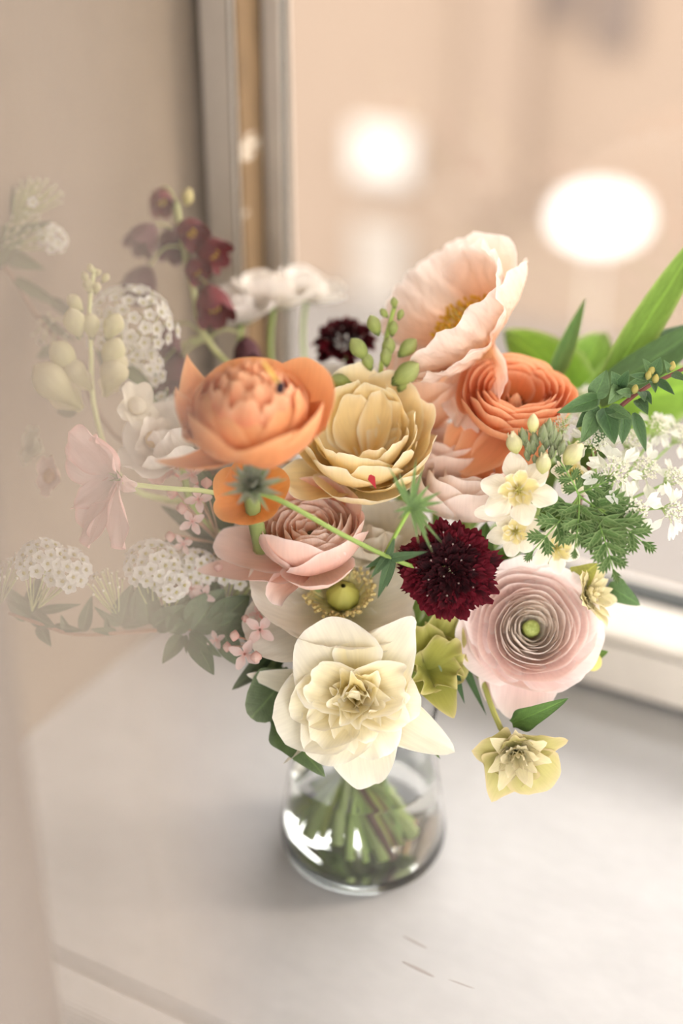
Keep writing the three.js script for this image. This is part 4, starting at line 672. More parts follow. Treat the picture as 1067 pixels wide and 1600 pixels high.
{
  const t = flower('viburnum_leaf', 'broad light green leaves lit from behind, blurred between poppy and tulip leaf', 'leaf');
  const o = { mat: thinLeafMat, shape: 'heart', bend: 16, fold: 0.15, rim: '#a9c372', ruf: 0.002 };
  leaf(t, 'leaf', [902, 612, 0.92], [788, 518, 0.93], 100, '#86b040', o); leaf(t, 'leaf', [885, 620, 0.93], [946, 520, 0.95], 90, '#86ae48', o); leaf(t, 'leaf', [870, 600, 0.935], [905, 530, 0.96], 70, '#6f9c6c', o);
  leaf(t, 'leaf', [955, 630, 0.92], [1100, 600, 0.93], 130, '#8ab443', o); leaf(t, 'leaf', [930, 650, 0.93], [985, 545, 0.95], 80, '#8fb54a', o);
  part('stem', tube([at(900, 612, 0.92), at(840, 760, 0.91), V(VX + 0.02, 0.18, VZ - 0.03), V(VX + 0.008, MOUTH, VZ - 0.02), V(VX - 0.01, 0.02, VZ + 0.01)], 0.002, 0.003, C('#7f9a55'), C('#76904c'), 20, 7), stemMat, t);
}
// hellebores
function hellebore(t, M, s, cols, n, o = {}) {
  const [c0, c1, c2] = cols.map(C);
  if (o.five !== false) for (let i = 0; i < 5; i++) one(t, M, i * 72 + (o.phi ?? 0) + rr(-8, 8), { L: s * rr(0.92, 1.12), W: s * 0.44, th0: 60, th1: o.open ?? 78, cup: 0.5, cup0: 0.8, shape: 'ovate', c0, c1, c2, edge: 5, ruf: s * 0.04, s: i + s * 1000, nu: 12, nv: 12 });
  for (let k = 0; k < 3; k++) for (let i = 0; i < n; i++) one(t, M, i * 360 / n + k * 29 + rr(-9, 9) + (o.phi ?? 0), { L: s * lerp(0.84, 0.5, k / 2) * rr(0.9, 1.1), W: s * lerp(0.3, 0.2, k / 2), th0: lerp(62, 30, k / 2), th1: lerp((o.open ?? 78) - 16, 6, k / 2), cup: 0.7, shape: 'ovate', c0, c1: cmix(c1, c2, 0.25), c2, edge: 4, s: i + k * 9, nu: 8, nv: 9, lift: s * 0.05 * k, ruf: s * 0.03 });
}
{
  const t = flower('hellebore', 'pale green double hellebore hanging low below the pale pink ranunculus', 'hellebore');
  const O = at(806, 1172, 0.803), ax = dir(0.0, -0.34, 0.94), M = frame(O, ax, UPV), S = 0.8 / FPX;
  hellebore(t, M, 78 * S, ['#b0b06a', '#d6cea0', '#e8dcbc'], 7, { phi: 160, open: 70, five: false });
  const c0 = C('#a9a95e'), c1 = C('#bfb976'), c2 = C('#d8c79c'), b = { c0, c1, c2, shape: 'ovate', cup: 0.4, ruf: 0.001, edge: 5, nu: 12, nv: 12 };
  one(t, M, 158, { ...b, L: 96 * S, W: 50 * S, th0: 80, th1: 92, s: 1 }); one(t, M, 222, { ...b, L: 86 * S, W: 50 * S, th0: 80, th1: 92, s: 2, shape: 'round' }); one(t, M, -72, { ...b, L: 84 * S, W: 30 * S, th0: 76, th1: 84, s: 3 }); one(t, M, 92, { ...b, L: 70 * S, W: 48 * S, th0: 84, th1: 96, s: 4 }); one(t, M, 12, { ...b, L: 60 * S, W: 34 * S, th0: 60, th1: 40, s: 5 });
  part('stem', tube([O, at(780, 1134, 0.815), at(768, 1104, 0.818), at(745, 1050, 0.84), at(690, 1020, 0.87), V(VX + 0.02, MOUTH + 0.01, VZ + 0.01), V(VX - 0.02, 0.02, VZ)], 0.0016, 0.0024, C('#93914e'), C('#6f8a4a'), 30, 7), stemMat, t);
  leaf(t, 'leaf', [800, 1130, 0.815], [888, 1091, 0.80], 40, '#5a7a3c', { shape: 'ovate', bend: 12, fold: 0.4, rim: '#3f5a30' }); leaf(t, 'leaf', [806, 1126, 0.815], [864, 1110, 0.805], 30, '#4c6c38', { shape: 'ovate', bend: 12, fold: 0.3 });
  leaf(t, 'leaf', [706, 1000, 0.835], [760, 1118, 0.825], 16, '#45603a', { shape: 'lance' }); leaf(t, 'leaf', [700, 1020, 0.83], [726, 1100, 0.82], 16, '#476440', { shape: 'lance', bend: 20 }); leaf(t, 'leaf', [718, 1000, 0.84], [768, 1060, 0.835], 44, '#56702f', { shape: 'ovate' });
}
{
  const t = flower('hellebore', 'pale yellow green hellebore tucked to the right of the pale pink ranunculus', 'hellebore');
  const O = at(912, 932, 0.822), M = frame(O, dir(0.72, 0.25, 0.65), UPV), S = 0.81 / FPX;
  hellebore(t, M, 62 * S, ['#b5b26c', '#dbd3a0', '#e8dcb8'], 7, { phi: 40, open: 64 });
  leaf(t, 'leaf', [900, 905, 0.825], [934, 880, 0.815], 44, '#a3a452', { shape: 'ovate', mat: thinLeafMat }); leaf(t, 'leaf', [950, 915, 0.835], [1000, 946, 0.83], 42, '#5c7a4a', { shape: 'ovate', bend: 20 }); leaf(t, 'leaf', [920, 1025, 0.84], [950, 1018, 0.83], 28, '#62823f', { shape: 'ovate' }); leaf(t, 'leaf', [915, 1020, 0.835], [934, 1046, 0.83], 30, '#d0c77e', { shape: 'broad', mat: petalMat });
  stem(t, O, dir(0.5, 0.4, 0.6), 0.0018, '#88944e', { via: [[890, 950, 0.86], [780, 990, 0.895]] });
}
// ruffled green bloom beside the daffodil
{
  const t = flower('parrot_tulip', 'ruffled olive green bloom wedged between the daffodil and burgundy scabiosa', 'tulip');
  const O = at(668, 1046, 0.826), M = frame(O, dir(0.35, 0.25, 0.9), UPV), S = 0.82 / FPX, c0 = C('#8f9240'), c1 = C('#a9a852'), c2 = C('#d8cd94');
  const b = { c0, c1, c2, edge: 7, shape: 'broad', cup: 0.6, nu: 48, nv: 20 };
  one(t, M, 190, { ...b, L: 96 * S, W: 44 * S, th0: 74, th1: 50, shape: 'ovate', s: 1, cup: 0.5 }); one(t, M, -20, { ...b, L: 96 * S, W: 40 * S, th0: 76, th1: 60, s: 2, ruf: 0.0042, rufN: 4 }); one(t, M, -70, { ...b, L: 66 * S, W: 42 * S, th0: 70, th1: 56, s: 3, ruf: 0.0042, rufN: 4 }); one(t, M, 30, { ...b, L: 84 * S, W: 40 * S, th0: 66, th1: 50, s: 4, ruf: 0.0038, rufN: 4.5 });
  one(t, M, -40, { ...b, L: 70 * S, W: 36 * S, th0: 40, th1: 40, s: 5, ruf: 0.0042, rufN: 4.5 }); one(t, M, 120, { ...b, L: 70 * S, W: 36 * S, th0: 50, th1: 40, s: 6, ruf: 0.0038 }); one(t, M, 230, { ...b, L: 62 * S, W: 30 * S, th0: 46, th1: 30, s: 7, ruf: 0.0038, rufN: 4 });
  leaf(t, 'leaf', [690, 1000, 0.835], [700, 1070, 0.82], 30, '#8fa184', { shape: 'point', bend: 20 });
  stem(t, O, dir(0, 0, 1), 0.002, '#88944e', { neck: 0.02 });
}
// blush blooms in the middle, mostly hidden
{
  const t = flower('ranunculus', 'blush white ranunculus seen from the side between yellow tulip and stock', 'ranunculus');
  const O = at(728, 802, 0.845), M = frame(O, dir(0.05, 0.9, 0.44), BACK.clone().negate()); ranunculus(t, M, [[14, 30, 4, 60], [20, 32, 4, 60], [26, 31, 4, 58], [32, 28, 4, 56]], ['#fdeadc', '#fdeade', '#fff6f0', '#f6d8c2'], { s: 43, bulge1: 1.2 });
  stem(t, O, dir(0, 0.9, 0.4), 0.0026, '#88944e');
}
{
  const t = flower('poppy', 'second peach poppy hidden behind the snapdragon spike, only lower petals showing', 'poppy');
  const O = at(660, 672, 0.885), M = frame(O, dir(-0.05, 0.92, 0.36), BACK.clone().negate()), b = { c0: C('#eeb27c'), c1: C('#f6cfae'), c2: C('#f9e2cf'), shape: 'broad', cup: 0.9, crk: 0.002, crkN: 5, nu: 24, nv: 22, mid: 0.7 };
  one(t, M, 180, { ...b, L: 0.05, W: 0.034, th0: 80, th1: -14, s: 1 }); one(t, M, 110, { ...b, L: 0.048, W: 0.032, th0: 80, th1: -6, s: 2 }); one(t, M, -110, { ...b, L: 0.052, W: 0.034, th0: 80, th1: -4, s: 3 }); one(t, M, 20, { ...b, L: 0.05, W: 0.034, th0: 70, th1: -4, s: 4 });
  leaf(t, 'leaf', [672, 612, 0.862], [688, 640, 0.86], 12, '#8c9a46', { shape: 'lance' });
  stem(t, O, dir(0, 1, 0.2), 0.002, '#88944e');
}
{
  const t = flower('ranunculus', 'pale blush bloom peeking out right of the yellow tulip, below the poppy', 'ranunculus');
  const O = at(682, 742, 0.868), M = frame(O, dir(0.1, 0.92, 0.4), BACK.clone().negate()); ranunculus(t, M, [[12, 26, 4, 60], [18, 28, 4, 60], [24, 27, 4, 58], [29, 24, 4, 56]], ['#fbdcc8', '#fbe0d0', '#fff0e6', '#f3c8ac'], { s: 53, bulge1: 1.2 });
  stem(t, O, dir(0, 0.9, 0.4), 0.0026, '#88944e');
}
{
  const t = flower('white_ranunculus', 'creamy white bloom behind the pale green divided leaf, under the yellow tulip', 'ranunculus');
  const M = frame(at(592, 872, 0.845), dir(0.05, 0.8, 0.6), BACK.clone().negate()); whitePea(t, M, 0.038, ['#efe7d0', '#f3ecdc']); stem(t, at(592, 872, 0.845), dir(0, 0.8, 0.5), 0.0022, '#88944e');
}
// leaves that fill the middle
for (const [text, L] of [
  ['dark green leaf cluster in the gap between burgundy scabiosa and stock', [[[740, 905, 0.85], [760, 815, 0.835], 70, '#4c6a30'], [[745, 900, 0.85], [720, 820, 0.84], 50, '#5b7a3a'], [[770, 880, 0.845], [800, 850, 0.83], 40, '#56742f'], [[700, 860, 0.85], [680, 805, 0.84], 44, '#67853f'], [[780, 920, 0.85], [850, 880, 0.845], 50, '#48652f']]],
  ['mid green leaves deep inside the bouquet under the orange ranunculus', [[[820, 800, 0.88], [870, 720, 0.87], 60, '#5b7a3a'], [[840, 820, 0.88], [920, 790, 0.865], 60, '#4c6a30'], [[850, 840, 0.87], [900, 860, 0.86], 50, '#56742f'], [[760, 740, 0.9], [700, 690, 0.89], 60, '#56742f'], [[900, 720, 0.87], [960, 700, 0.86], 50, '#55753a']]],
  ['dull green leaves deep inside the bouquet behind the peach pink ranunculus', [[[440, 880, 0.87], [360, 830, 0.86], 60, '#4f6138'], [[450, 900, 0.87], [350, 880, 0.865], 60, '#52663c'], [[420, 760, 0.87], [330, 745, 0.86], 44, '#566a3e'], [[560, 860, 0.86], [590, 800, 0.86], 60, '#55693c'], [[470, 700, 0.88], [440, 610, 0.89], 50, '#5a7040'], [[640, 780, 0.87], [660, 730, 0.87], 50, '#5a7040']]],
]) { const t = flower('filler_leaf', text, 'leaf'); for (const [a, b, w, c] of L) leaf(t, 'leaf', a, b, w, c, { shape: 'ovate', bend: 16, fold: 0.25 }); part('stem', tube([A3(L[0][0]), V(VX + 0.01, 0.16, VZ - 0.05), V(VX, MOUTH, VZ - 0.005), V(VX + 0.01, 0.02, VZ + 0.015)], 0.0018, 0.0024, C('#7a8a4c'), C('#76904c'), 16, 6), stemMat, t); }
// ---------------------------------------------------------------- left side of the bouquet, behind the sheer curtain
// spirea: domes of small white five-petalled blossoms
const blossomGeo = [0, 1, 2].map((k) => merge([...[0, 1, 2, 3, 4].map((i) => xf(petal({ L: 0.55, W: 0.3, r0: 0.06, th0: 68, th1: 80 - k * 10, cup: 0.5, shape: 'round', c0: C('#eef0d6'), c1: C('#fbfaf4'), c2: C('#ffffff'), s: i + k, nu: 6, nv: 5 }), new THREE.Matrix4().makeRotationY(i * 72 * RAD))), xf(bud(0.2, 0.14, C('#b9b86a'), C('#dcd28a'), { nu: 6, nv: 4 }), new THREE.Matrix4().makeTranslation(0, 0.02, 0)), ...[0, 1, 2, 3, 4, 5].map((i) => xf(bud(0.3, 0.03, C('#f4f0dc'), C('#d8c884'), { nu: 3, nv: 3, fat: 0.8 }), new THREE.Matrix4().makeRotationY(i * 1.05).multiply(new THREE.Matrix4().makeRotationX(0.7))))]));
const spireaBud = bud(0.6, 0.26, C('#b9bf86'), C('#f2efdf'), { nu: 6, nv: 5, fat: 0.6 });
function spireaDome(t, p, axis, Rpx, n, hub, o = {}) {
  const O = A3(p), d = O.clone().sub(EYE).dot(BACK) * -1, S = d / FPX, R = Rpx * S, M = frame(O, axis, UPV), H = A3(hub ?? [p[0], p[1] + Rpx, p[2] + 0.01]), b = (o.size ?? 13) * 1.22 * S; n = Math.round(n * (o.buds > 0.5 ? 1 : 1.5));
  for (let i = 0; i < n; i++) {
    const f = Math.sqrt((i + 0.5) / n) * (o.spread ?? 1.15), a = i * 137.5 + (o.s ?? 0), dl = V(Math.sin(f) * Math.sin(a * RAD), Math.cos(f), Math.sin(f) * Math.cos(a * RAD)), q = dl.clone().multiplyScalar(R * rr(0.92, 1.06)); q.y -= R * 0.45;
    const w = q.clone().applyMatrix4(M), nd = dl.clone().transformDirection(M), isBud = o.buds && rnd() < o.buds;
    part(isBud ? 'bud' : 'blossom', isBud ? spireaBud : blossomGeo[i % 3], isBud ? stemMat : petalMat, t, scaledM(turned(frame(w, nd, UPV), i * 50), b * (isBud ? 0.55 : 1) * rr(0.9, 1.12)));
    if (i % (o.rays ?? 3) === 0) part('pedicel', tube([H, H.clone().lerp(w, 0.55).addScaledVector(nd, R * 0.1), w], 0.0004, 0.0004, C('#97a069'), C('#aab07e'), 5, 4), stemMat, t);
  }
}
{
  const t = flower('spirea_branch', 'low spirea branch reaching left over the sill, white blossom clusters and small leaves', 'branch');
  const d = 0.83, tw = [[12, 958, 0.825], [60, 974, 0.826], [112, 991, 0.828], [200, 988, 0.83], [300, 982, 0.835], [400, 990, 0.85]];
  part('twig', tube([...tw.map(A3), V(VX - 0.03, 0.15, VZ + 0.01), V(VX - 0.012, MOUTH, VZ), V(VX + 0.02, 0.02, VZ)], 0.0009, 0.002, C('#8a6a52'), C('#6b5238'), 40, 7, 0.25), stemMat, t);
  const cs = ['#5f7052', '#55684a', '#66775a', '#5a6c4d'];
  for (const [x0, y0, x1, y1, w, dz = -0.006] of [[49, 958, 62, 899, 32], [50, 962, 3, 913, 30], [46, 966, 8, 937, 26], [50, 960, 88, 980, 28], [62, 976, 80, 1010, 24], [60, 955, 127, 944, 16], [85, 978, 132, 986, 15], [130, 987, 144, 930, 24], [186, 978, 146, 947, 15], [182, 987, 140, 983, 15], [190, 978, 207, 912, 44], [190, 978, 234, 974, 13], [232, 975, 224, 900, 54], [284, 992, 253, 1037, 28], [290, 992, 291, 1022, 9], [302, 992, 334, 1055, 40], [296, 988, 346, 1027, 24], [260, 985, 300, 930, 60, 0.004], [300, 985, 350, 920, 66, 0.006], [330, 985, 390, 930, 60, 0.01], [240, 980, 290, 945, 40], [330, 985, 380, 960, 40, 0.005], [108, 990, 95, 960, 16], [170, 988, 165, 962, 12], [280, 985, 260, 955, 30], [350, 990, 372, 1040, 40, 0.002], [310, 980, 340, 905, 50, 0.015]]) leaf(t, 'leaf', [x0, y0, d + 0.002], [x1, y1, d + dz], w, cs[Math.floor(rr(0, 4))], { shape: 'point', bend: 16, fold: 0.2 });
  spireaDome(t, [62, 872, 0.815], dir(-0.05, 0.75, 0.65), 40, 16, [50, 955, 0.826], { size: 17, s: 10 }); spireaDome(t, [104, 888, 0.817], dir(0.2, 0.6, 0.75), 38, 15, [60, 950, 0.826], { size: 17, s: 40 }); spireaDome(t, [22, 892, 0.82], dir(-0.2, 0.7, 0.6), 26, 12, [0, 945, 0.826], { size: 14, buds: 0.7, rays: 1, s: 60 });
  spireaDome(t, [236, 880, 0.825], dir(0.05, 0.6, 0.8), 44, 18, [240, 960, 0.832], { size: 17, s: 80 }); spireaDome(t, [266, 912, 0.822], dir(0.2, 0.1, 1), 26, 9, [262, 960, 0.832], { size: 17, s: 20 }); spireaDome(t, [165, 912, 0.823], dir(-0.1, 0.8, 0.6), 30, 16, [185, 965, 0.83], { size: 13, buds: 0.85, rays: 1, s: 33 });
  spireaDome(t, [305, 885, 0.838], dir(0.1, 0.6, 0.8), 34, 13, [310, 950, 0.842], { size: 16, s: 90 }); spireaDome(t, [365, 890, 0.84], dir(0.15, 0.55, 0.8), 32, 12, [350, 955, 0.848], { size: 16, buds: 0.2, s: 70 }); spireaDome(t, [388, 905, 0.842], dir(0.3, 0.5, 0.8), 22, 7, [360, 955, 0.848], { size: 14, buds: 0.5, rays: 1, s: 70 });
}
{
  const t = flower('spirea_branch', 'white spirea cluster behind the cream snapdragon, upper left of the orange tulip', 'branch');
  part('twig', tube([at(190, 560, 0.885), at(230, 640, 0.885), V(-0.38, 0.22, -0.69), V(VX - 0.015, MOUTH, VZ - 0.01), V(VX + 0.01, 0.02, VZ + 0.01)], 0.001, 0.0016, C('#7c7a52'), C('#6b5a3c'), 26, 6), stemMat, t);
  spireaDome(t, [202, 500, 0.872], dir(0.1, 0.55, 0.82), 70, 34, [195, 570, 0.885], { size: 17, spread: 1.35, s: 5 }); spireaDome(t, [212, 575, 0.87], dir(0.2, 0.2, 1), 44, 18, [200, 590, 0.885], { size: 16, buds: 0.15, s: 55 }); spireaDome(t, [268, 640, 0.87], dir(0.3, 0.3, 0.9), 34, 11, [230, 640, 0.885], { size: 14, buds: 0.3, s: 25 });
  leaf(t, 'leaf', [215, 620, 0.885], [246, 575, 0.88], 26, '#5f7a4e'); leaf(t, 'leaf', [180, 580, 0.885], [150, 545, 0.885], 26, '#6b7f55'); leaf(t, 'leaf', [235, 640, 0.885], [262, 610, 0.885], 24, '#5f7a4e');
}
{
  const t = flower('spirea_branch', 'tall spirea branch at the upper left edge with greenish bud sprays and leaves', 'branch');
  part('twig', tube([at(-60, 330, 0.9), at(-18, 392, 0.898), at(20, 432, 0.896), at(56, 492, 0.892), at(104, 545, 0.89), at(190, 690, 0.885), V(-0.39, 0.2, -0.69), V(VX - 0.015, MOUTH, VZ), V(VX + 0.02, 0.02, VZ + 0.005)], 0.0012, 0.0018, C('#8a6f5a'), C('#6b5238'), 40, 7, 0.25), stemMat, t);
  const d = 0.895;
  for (const [x0, y0, x1, y1, w] of [[-20, 290, 30, 236, 46], [10, 338, 19, 286, 22], [-10, 384, 82, 346, 24], [8, 400, 70, 421, 28], [22, 436, 100, 482, 22], [80, 468, 124, 500, 22], [-20, 400, 12, 350, 28], [60, 495, 120, 535, 16], [-10, 420, 40, 372, 24], [85, 545, 56, 560, 22]]) leaf(t, 'leaf', [x0, y0, d], [x1, y1, d - 0.006], w, ['#66794f', '#5f7350', '#6e8058'][Math.floor(rr(0, 3))], { shape: 'point', bend: 16, fold: 0.2 });
  spireaDome(t, [8, 225, 0.895], dir(0, 0.8, 0.6), 28, 14, [-10, 290, 0.9], { size: 15, buds: 0.5, s: 5 }); spireaDome(t, [62, 305, 0.893], dir(0.3, 0.8, 0.5), 40, 30, [20, 350, 0.898], { size: 12, buds: 0.97, rays: 1, s: 35 }); spireaDome(t, [44, 362, 0.89], dir(0.1, 0.4, 0.9), 36, 26, [0, 390, 0.898], { size: 12, buds: 0.95, rays: 1, s: 65 }); spireaDome(t, [80, 372, 0.9], dir(0.4, 0.3, 0.8), 24, 9, [20, 390, 0.9], { size: 14, s: 15 }); spireaDome(t, [82, 520, 0.893], dir(0, -0.2, 0.9), 34, 12, [80, 500, 0.895], { size: 11, buds: 0.9, rays: 1, s: 75 });
}
// cream snapdragon
{
  const t = flower('snapdragon', 'cream snapdragon spike with plump buds behind the sheer curtain, upper left', 'snapdragon');
  const d = 0.85, S = d / FPX;
  part('stem', tube([at(148, 420, d), at(140, 470, d), at(142, 540, d), at(148, 640, d + 0.002), at(200, 760, d + 0.01), V(-0.39, 0.2, -0.68), V(VX - 0.015, MOUTH, VZ + 0.01), V(VX + 0.02, 0.02, VZ - 0.01)], 0.0011, 0.0034, C('#cdd39a'), C('#9fae66'), 36, 8), stemMat, t);
  const b0 = C('#d3d795'), b1 = C('#efe9c2');
  for (const [x, y, l, a] of [[143, 424, 14, 20], [153, 430, 12, -30], [135, 438, 16, 20], [163, 438, 16, -40], [140, 454, 22, 10], [150, 456, 18, -20], [126, 480, 30, 40], [124, 520, 46, 14], [144, 522, 38, 0], [168, 522, 44, -30], [118, 568, 54, 40], [168, 566, 50, -26]]) { const M = frame(at(x + a * 0.1, y + l * 0.25, d - 0.004 - rr(0, 0.006)), dir(-Math.sin(a * RAD), Math.cos(a * RAD), 0.4), BACK), L = l * S * 1.15, bd = part('bud', bud(L, L * 0.34, b0, b1, { fat: 0.6, rib: 0.05, ribN: 2 }), petalMat, t, M); for (let i = 0; i < 3; i++) part('sepal', petal({ L: L * 0.4, W: L * 0.16, th0: 50, th1: -8, cup: 0.9, shape: 'ovate', c0: C('#a3b06a'), c1: C('#bcc586'), s: i, nu: 5, nv: 5 }), leafMat, bd, turned(M, i * 120 + 30)); }
  // big half-open lower buds and lipped florets
  const lip = (x, y, dz, axis, L, c0, c1, spot) => { const M = frame(at(x, y, d + dz), axis, UPV), b = { c0: C(c0), c1: C(c1), c2: C(c1), shape: 'round', cup: 0.6, ruf: L * 0.06, rufN: 3, nu: 12, nv: 12 }; for (const [ph, l, w, a, e] of [[28, 1, 0.42, 20, 74], [-28, 1, 0.42, 20, 74], [180, 0.9, 0.44, 26, 96], [120, 0.85, 0.4, 26, 90], [-120, 0.85, 0.4, 26, 90]]) one(t, M, ph, { ...b, L: L * l, W: L * w, th0: a, th1: e, s: ph + x }); part('throat', bud(L * 0.62, L * 0.28, C(c0), C(spot ?? c1), { fat: 0.7 }), petalMat, t, turned(M, 0)); };
  for (const [x, y, l, a, w] of [[112, 640, 100, 46, 0.3], [172, 620, 66, -24, 0.36], [130, 610, 62, 40, 0.3], [182, 590, 44, -30, 0.4]]) { const M = frame(at(x + a * 0.35, y, d - 0.006), dir(-Math.sin(a * RAD), Math.cos(a * RAD), 0.3), BACK), L = l * S; part('bud', bud(L, L * w, C('#d8d99a'), C('#f0e8c6'), { fat: 0.66, rib: 0.07, ribN: 2 }), petalMat, t, M); one(t, M, 180, { L: L * 0.8, W: L * 0.3, th0: 30, th1: -26, cup: 1, shape: 'round', c0: C('#d8d99a'), c1: C('#efe6c0'), s: x }); }
  lip(206, 642, -0.012, dir(0.45, 0.3, 0.8), 52 * S, '#f2e8c8', '#f8f3e4'); lip(228, 690, -0.012, dir(0.6, 0.1, 0.8), 50 * S, '#f3e3d2', '#f8f1e6', '#f1d9a8'); lip(238, 738, -0.008, dir(0.3, 0.5, 0.8), 44 * S, '#eab9ac', '#f3cfc4', '#e9b45a'); lip(92, 748, 0.004, dir(-0.6, 0.2, 0.7), 46 * S, '#eac3b4', '#efd3c8', '#e2ab5c'); lip(66, 705, 0.03, dir(-0.7, 0.4, 0.6), 46 * S, '#dfe0c2', '#e6e6d2');
  leaf(t, 'leaf', [120, 640, d], [88, 644, d], 24, '#6f7a58'); leaf(t, 'leaf', [190, 570, d + 0.01], [240, 610, d + 0.008], 24, '#7a9068');
}
// pink sweet pea
{
  const t = flower('sweet_pea', 'pale pink sweet pea on a thin horizontal stem behind the sheer curtain, left', 'sweet pea');
  const d = 0.80, S = d / FPX, M = frame(at(182, 748, d), dir(-0.75, 0.1, 0.65), UPV), b = { c0: C('#f6e2da'), c1: C('#f8ddd8'), c2: C('#f4c4be'), shape: 'broad', ruf: 0.0022, rufN: 4, nu: 20, nv: 16, edge: 7, cup: 0.35 };
  one(t, M, 18, { ...b, L: 104 * S, W: 46 * S, th0: 50, th1: 40, s: 1 }); one(t, M, 58, { ...b, L: 100 * S, W: 42 * S, th0: 64, th1: 56, s: 2 }); one(t, M, -24, { ...b, L: 84 * S, W: 36 * S, th0: 60, th1: 34, s: 3 });
  one(t, M, 160, { ...b, L: 118 * S, W: 36 * S, th0: 84, th1: 76, s: 4, cup: 0.7 }); one(t, M, 190, { ...b, L: 112 * S, W: 34 * S, th0: 92, th1: 98, s: 5, cup: 0.6 }); one(t, M, 130, { ...b, L: 90 * S, W: 36 * S, th0: 60, th1: 66, s: 6, shape: 'ovate' }); one(t, M, 250, { ...b, L: 46 * S, W: 14 * S, th0: 90, th1: 120, s: 7, shape: 'round', c2: C('#f6e6e0') }); one(t, M, 150, { ...b, L: 110 * S, W: 30 * S, th0: 66, th1: 96, s: 8, cup: 0.8 });
  for (let i = 0; i < 5; i++) part('sepal', petal({ L: 24 * S, W: 7 * S, th0: 40, th1: 20, cup: 0.9, shape: 'acute', c0: C('#8c9a5c'), c1: C('#a3b070'), s: i, nu: 6, nv: 6 }), leafMat, t, turned(frame(at(190, 748, d - 0.004), dir(-0.5, 0.25, 0.7), UPV), i * 72));
  part('stem', tube([at(192, 755, d - 0.003), at(262, 763, d - 0.004), at(338, 770, d), at(400, 800, 0.82), V(-0.37, 0.19, -0.67), V(VX - 0.01, MOUTH, VZ + 0.012), V(VX + 0.015, 0.02, VZ - 0.012)], 0.0014, 0.0018, C('#b3bd80'), C('#9fae66'), 34, 7), stemMat, t);
}
// white bloom left of the orange tulip
{ const t = flower('white_ranunculus', 'soft white bloom tucked in left of the large orange tulip, above pink blossoms', 'ranunculus'); const M = frame(at(282, 720, 0.835), dir(-0.3, 0.75, 0.6), BACK.clone().negate()); whitePea(t, M, 0.04, ['#f3eee2', '#f7f2ea'], false); stem(t, at(282, 720, 0.835), dir(-0.2, 0.8, 0.4), 0.002, '#93a866'); }
// pink abelia-like sprays
function pinkSpray(text, list, hub, leaves) {
  const t = flower('daphne_spray', text, 'blossom spray'), S = 0.83 / FPX;
  for (const [x, y, d, sz, kind, a, b, c] of list) {
    const M = frame(at(x, y, d), dir(a, b, c), UPV), L = sz * S, w = C('#f0d8d2'), p = C('#d88a84');
    if (kind) part('bud', bud(L * 0.8, L * 0.34, C('#d8756e'), C('#f3dcd0'), { fat: 0.6, rib: 0.12, ribN: 4 }), petalMat, t, M);
    else { for (let i = 0; i < 4; i++) part('petal', petal({ L: L * 0.62, W: L * 0.2, r0: L * 0.05, th0: 70, th1: 86, cup: 0.5, shape: 'round', c0: C('#e8b9b0'), c1: w, c2: w, s: i + x, nu: 6, nv: 6 }), petalMat, t, turned(M, i * 90 + x * 7)); part('throat', tube([V(0, -L * 0.7, 0), V(0, 0, 0)].map((v) => v.applyMatrix4(M)), L * 0.09, L * 0.13, p, C('#e6aaa2'), 3, 6), petalMat, t); }
    const q = V(0, kind ? 0 : -L * 0.7, 0).applyMatrix4(M); part('pedicel', tube([A3(hub), A3(hub).lerp(q, 0.6), q], 0.0006, 0.0005, C('#8a7a58'), C('#b08a78'), 5, 4), stemMat, t);
  }
  for (const [a, b, w, c] of leaves) leaf(t, 'leaf', a, b, w, c, { shape: 'ovate', bend: 16, fold: 0.2 });
  part('stem', tube([A3(hub), V(-0.36, 0.16, -0.67), V(VX - 0.012, MOUTH, VZ + 0.008), V(VX + 0.02, 0.02, VZ - 0.006)], 0.0012, 0.0016, C('#7c6a48'), C('#76804c'), 20, 6), stemMat, t);
}
pinkSpray('small pink and white daphne blossoms with red buds, left of the cream daffodil', [[406, 984, 0.815, 40, 0, 0.1, 0.1, 1], [382, 1022, 0.812, 40, 0, -0.1, -0.2, 1], [374, 996, 0.812, 24, 1, -0.6, 0.3, 0.7], [402, 1024, 0.808, 26, 1, -0.1, -0.1, 1], [386, 972, 0.82, 18, 1, -0.3, 0.7, 0.6], [402, 958, 0.822, 22, 0, -0.4, 0.5, 0.7], [338, 1000, 0.826, 24, 0, -0.2, 0.2, 0.9], [362, 1010, 0.818, 22, 1, -0.6, 0, 0.7]], [428, 1010, 0.84], [[[440, 1010, 0.845], [362, 1078, 0.83], 46, '#45583a'], [[430, 1000, 0.845], [350, 960, 0.84], 60, '#4c5c40'], [[440, 1030, 0.842], [440, 970, 0.835], 60, '#4a4a34'], [[440, 1040, 0.842], [410, 1060, 0.828], 44, '#50603c']]);
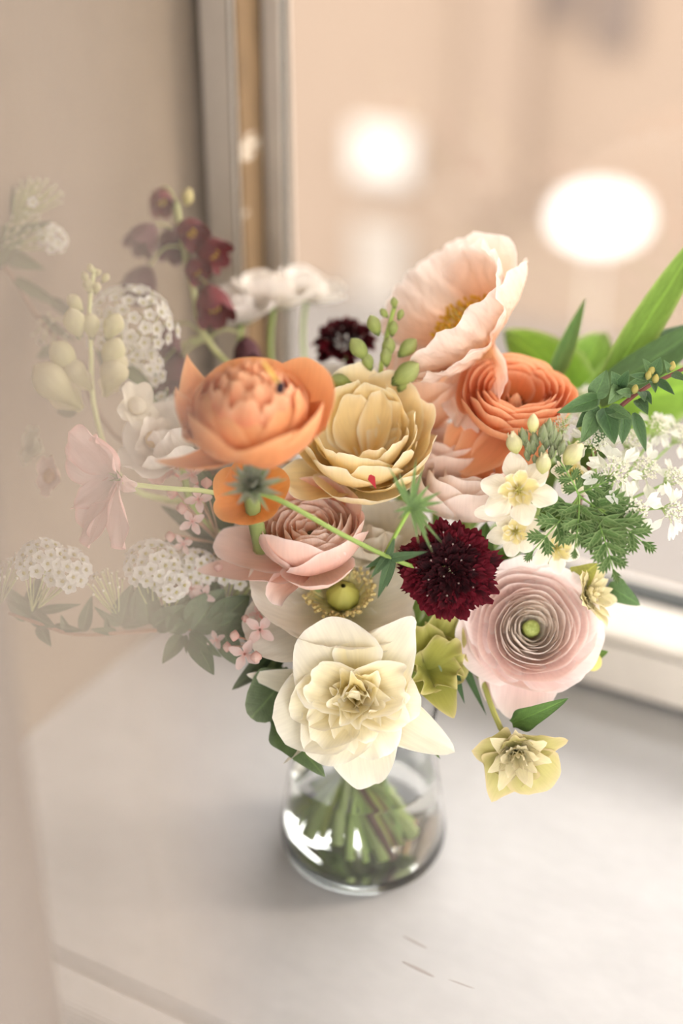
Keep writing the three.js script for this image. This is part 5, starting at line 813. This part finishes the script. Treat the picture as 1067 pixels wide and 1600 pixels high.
pinkSpray('pale pink daphne blossoms between the orange tulip and spirea, at the left', [[300, 742, 0.83, 34, 0, -0.2, 0.5, 0.8], [278, 772, 0.825, 26, 1, -0.7, 0.1, 0.7], [310, 780, 0.822, 34, 0, 0, 0, 1], [290, 792, 0.82, 26, 1, -0.4, -0.2, 0.9], [322, 760, 0.822, 26, 1, 0.1, 0.4, 0.9], [300, 815, 0.825, 34, 0, 0, -0.2, 1], [272, 835, 0.83, 24, 1, -0.5, -0.3, 0.8], [286, 850, 0.832, 28, 0, -0.2, -0.4, 0.9], [310, 900, 0.835, 34, 0, 0.1, 0, 1], [298, 920, 0.832, 30, 0, -0.1, -0.3, 0.9], [318, 930, 0.832, 30, 0, 0, -0.2, 1], [340, 890, 0.83, 22, 1, 0.1, 0.4, 0.9], [268, 738, 0.835, 22, 0, -0.6, 0.4, 0.6]], [345, 850, 0.86], [[[350, 850, 0.865], [250, 790, 0.85], 40, '#566046'], [[350, 860, 0.865], [255, 845, 0.855], 40, '#5a6448'], [[360, 840, 0.865], [300, 700, 0.86], 44, '#5a6a48'], [[370, 890, 0.865], [290, 880, 0.86], 50, '#4f5a40']]);
// eucalyptus-like leaves at the bottom left
{
  const t = flower('filler_leaf', 'smooth grey green leaves hanging over the vase rim, left under the daffodil', 'leaf');
  const o = { shape: 'round', bend: 12, fold: 0.12, rim: '#6c7c5c' };
  leaf(t, 'leaf', [455, 1050, 0.83], [392, 1122, 0.818], 84, '#566848', o); leaf(t, 'leaf', [430, 1120, 0.825], [508, 1214, 0.81], 64, '#55683f', { ...o, shape: 'ovate' }); leaf(t, 'leaf', [470, 1100, 0.835], [460, 1190, 0.825], 60, '#4f6140', { ...o, shape: 'ovate' });
  leaf(t, 'leaf', [660, 1150, 0.825], [688, 1186, 0.815], 12, '#5c7a3c', { shape: 'lance' }); leaf(t, 'leaf', [560, 1180, 0.84], [520, 1110, 0.84], 70, '#5c6c48', { shape: 'ovate' });
  part('stem', tube([at(455, 1050, 0.83), at(500, 1060, 0.85), V(VX - 0.02, MOUTH + 0.015, VZ + 0.02), V(VX - 0.015, MOUTH, VZ + 0.01), V(VX + 0.02, 0.02, VZ)], 0.0014, 0.002, C('#7c7a48'), C('#76804c'), 20, 6), stemMat, t);
  // a bare brown twig down in the water
  part('twig', tube([V(VX - 0.01, MOUTH + 0.03, VZ + 0.02), V(VX + 0.006, 0.07, VZ + 0.018), V(VX + 0.024, 0.016, VZ + 0.012)], 0.002, 0.0024, C('#5c4530'), C('#4a3626'), 14, 7, 0.2), stemMat, t);
}
renderer.render(scene, camera);
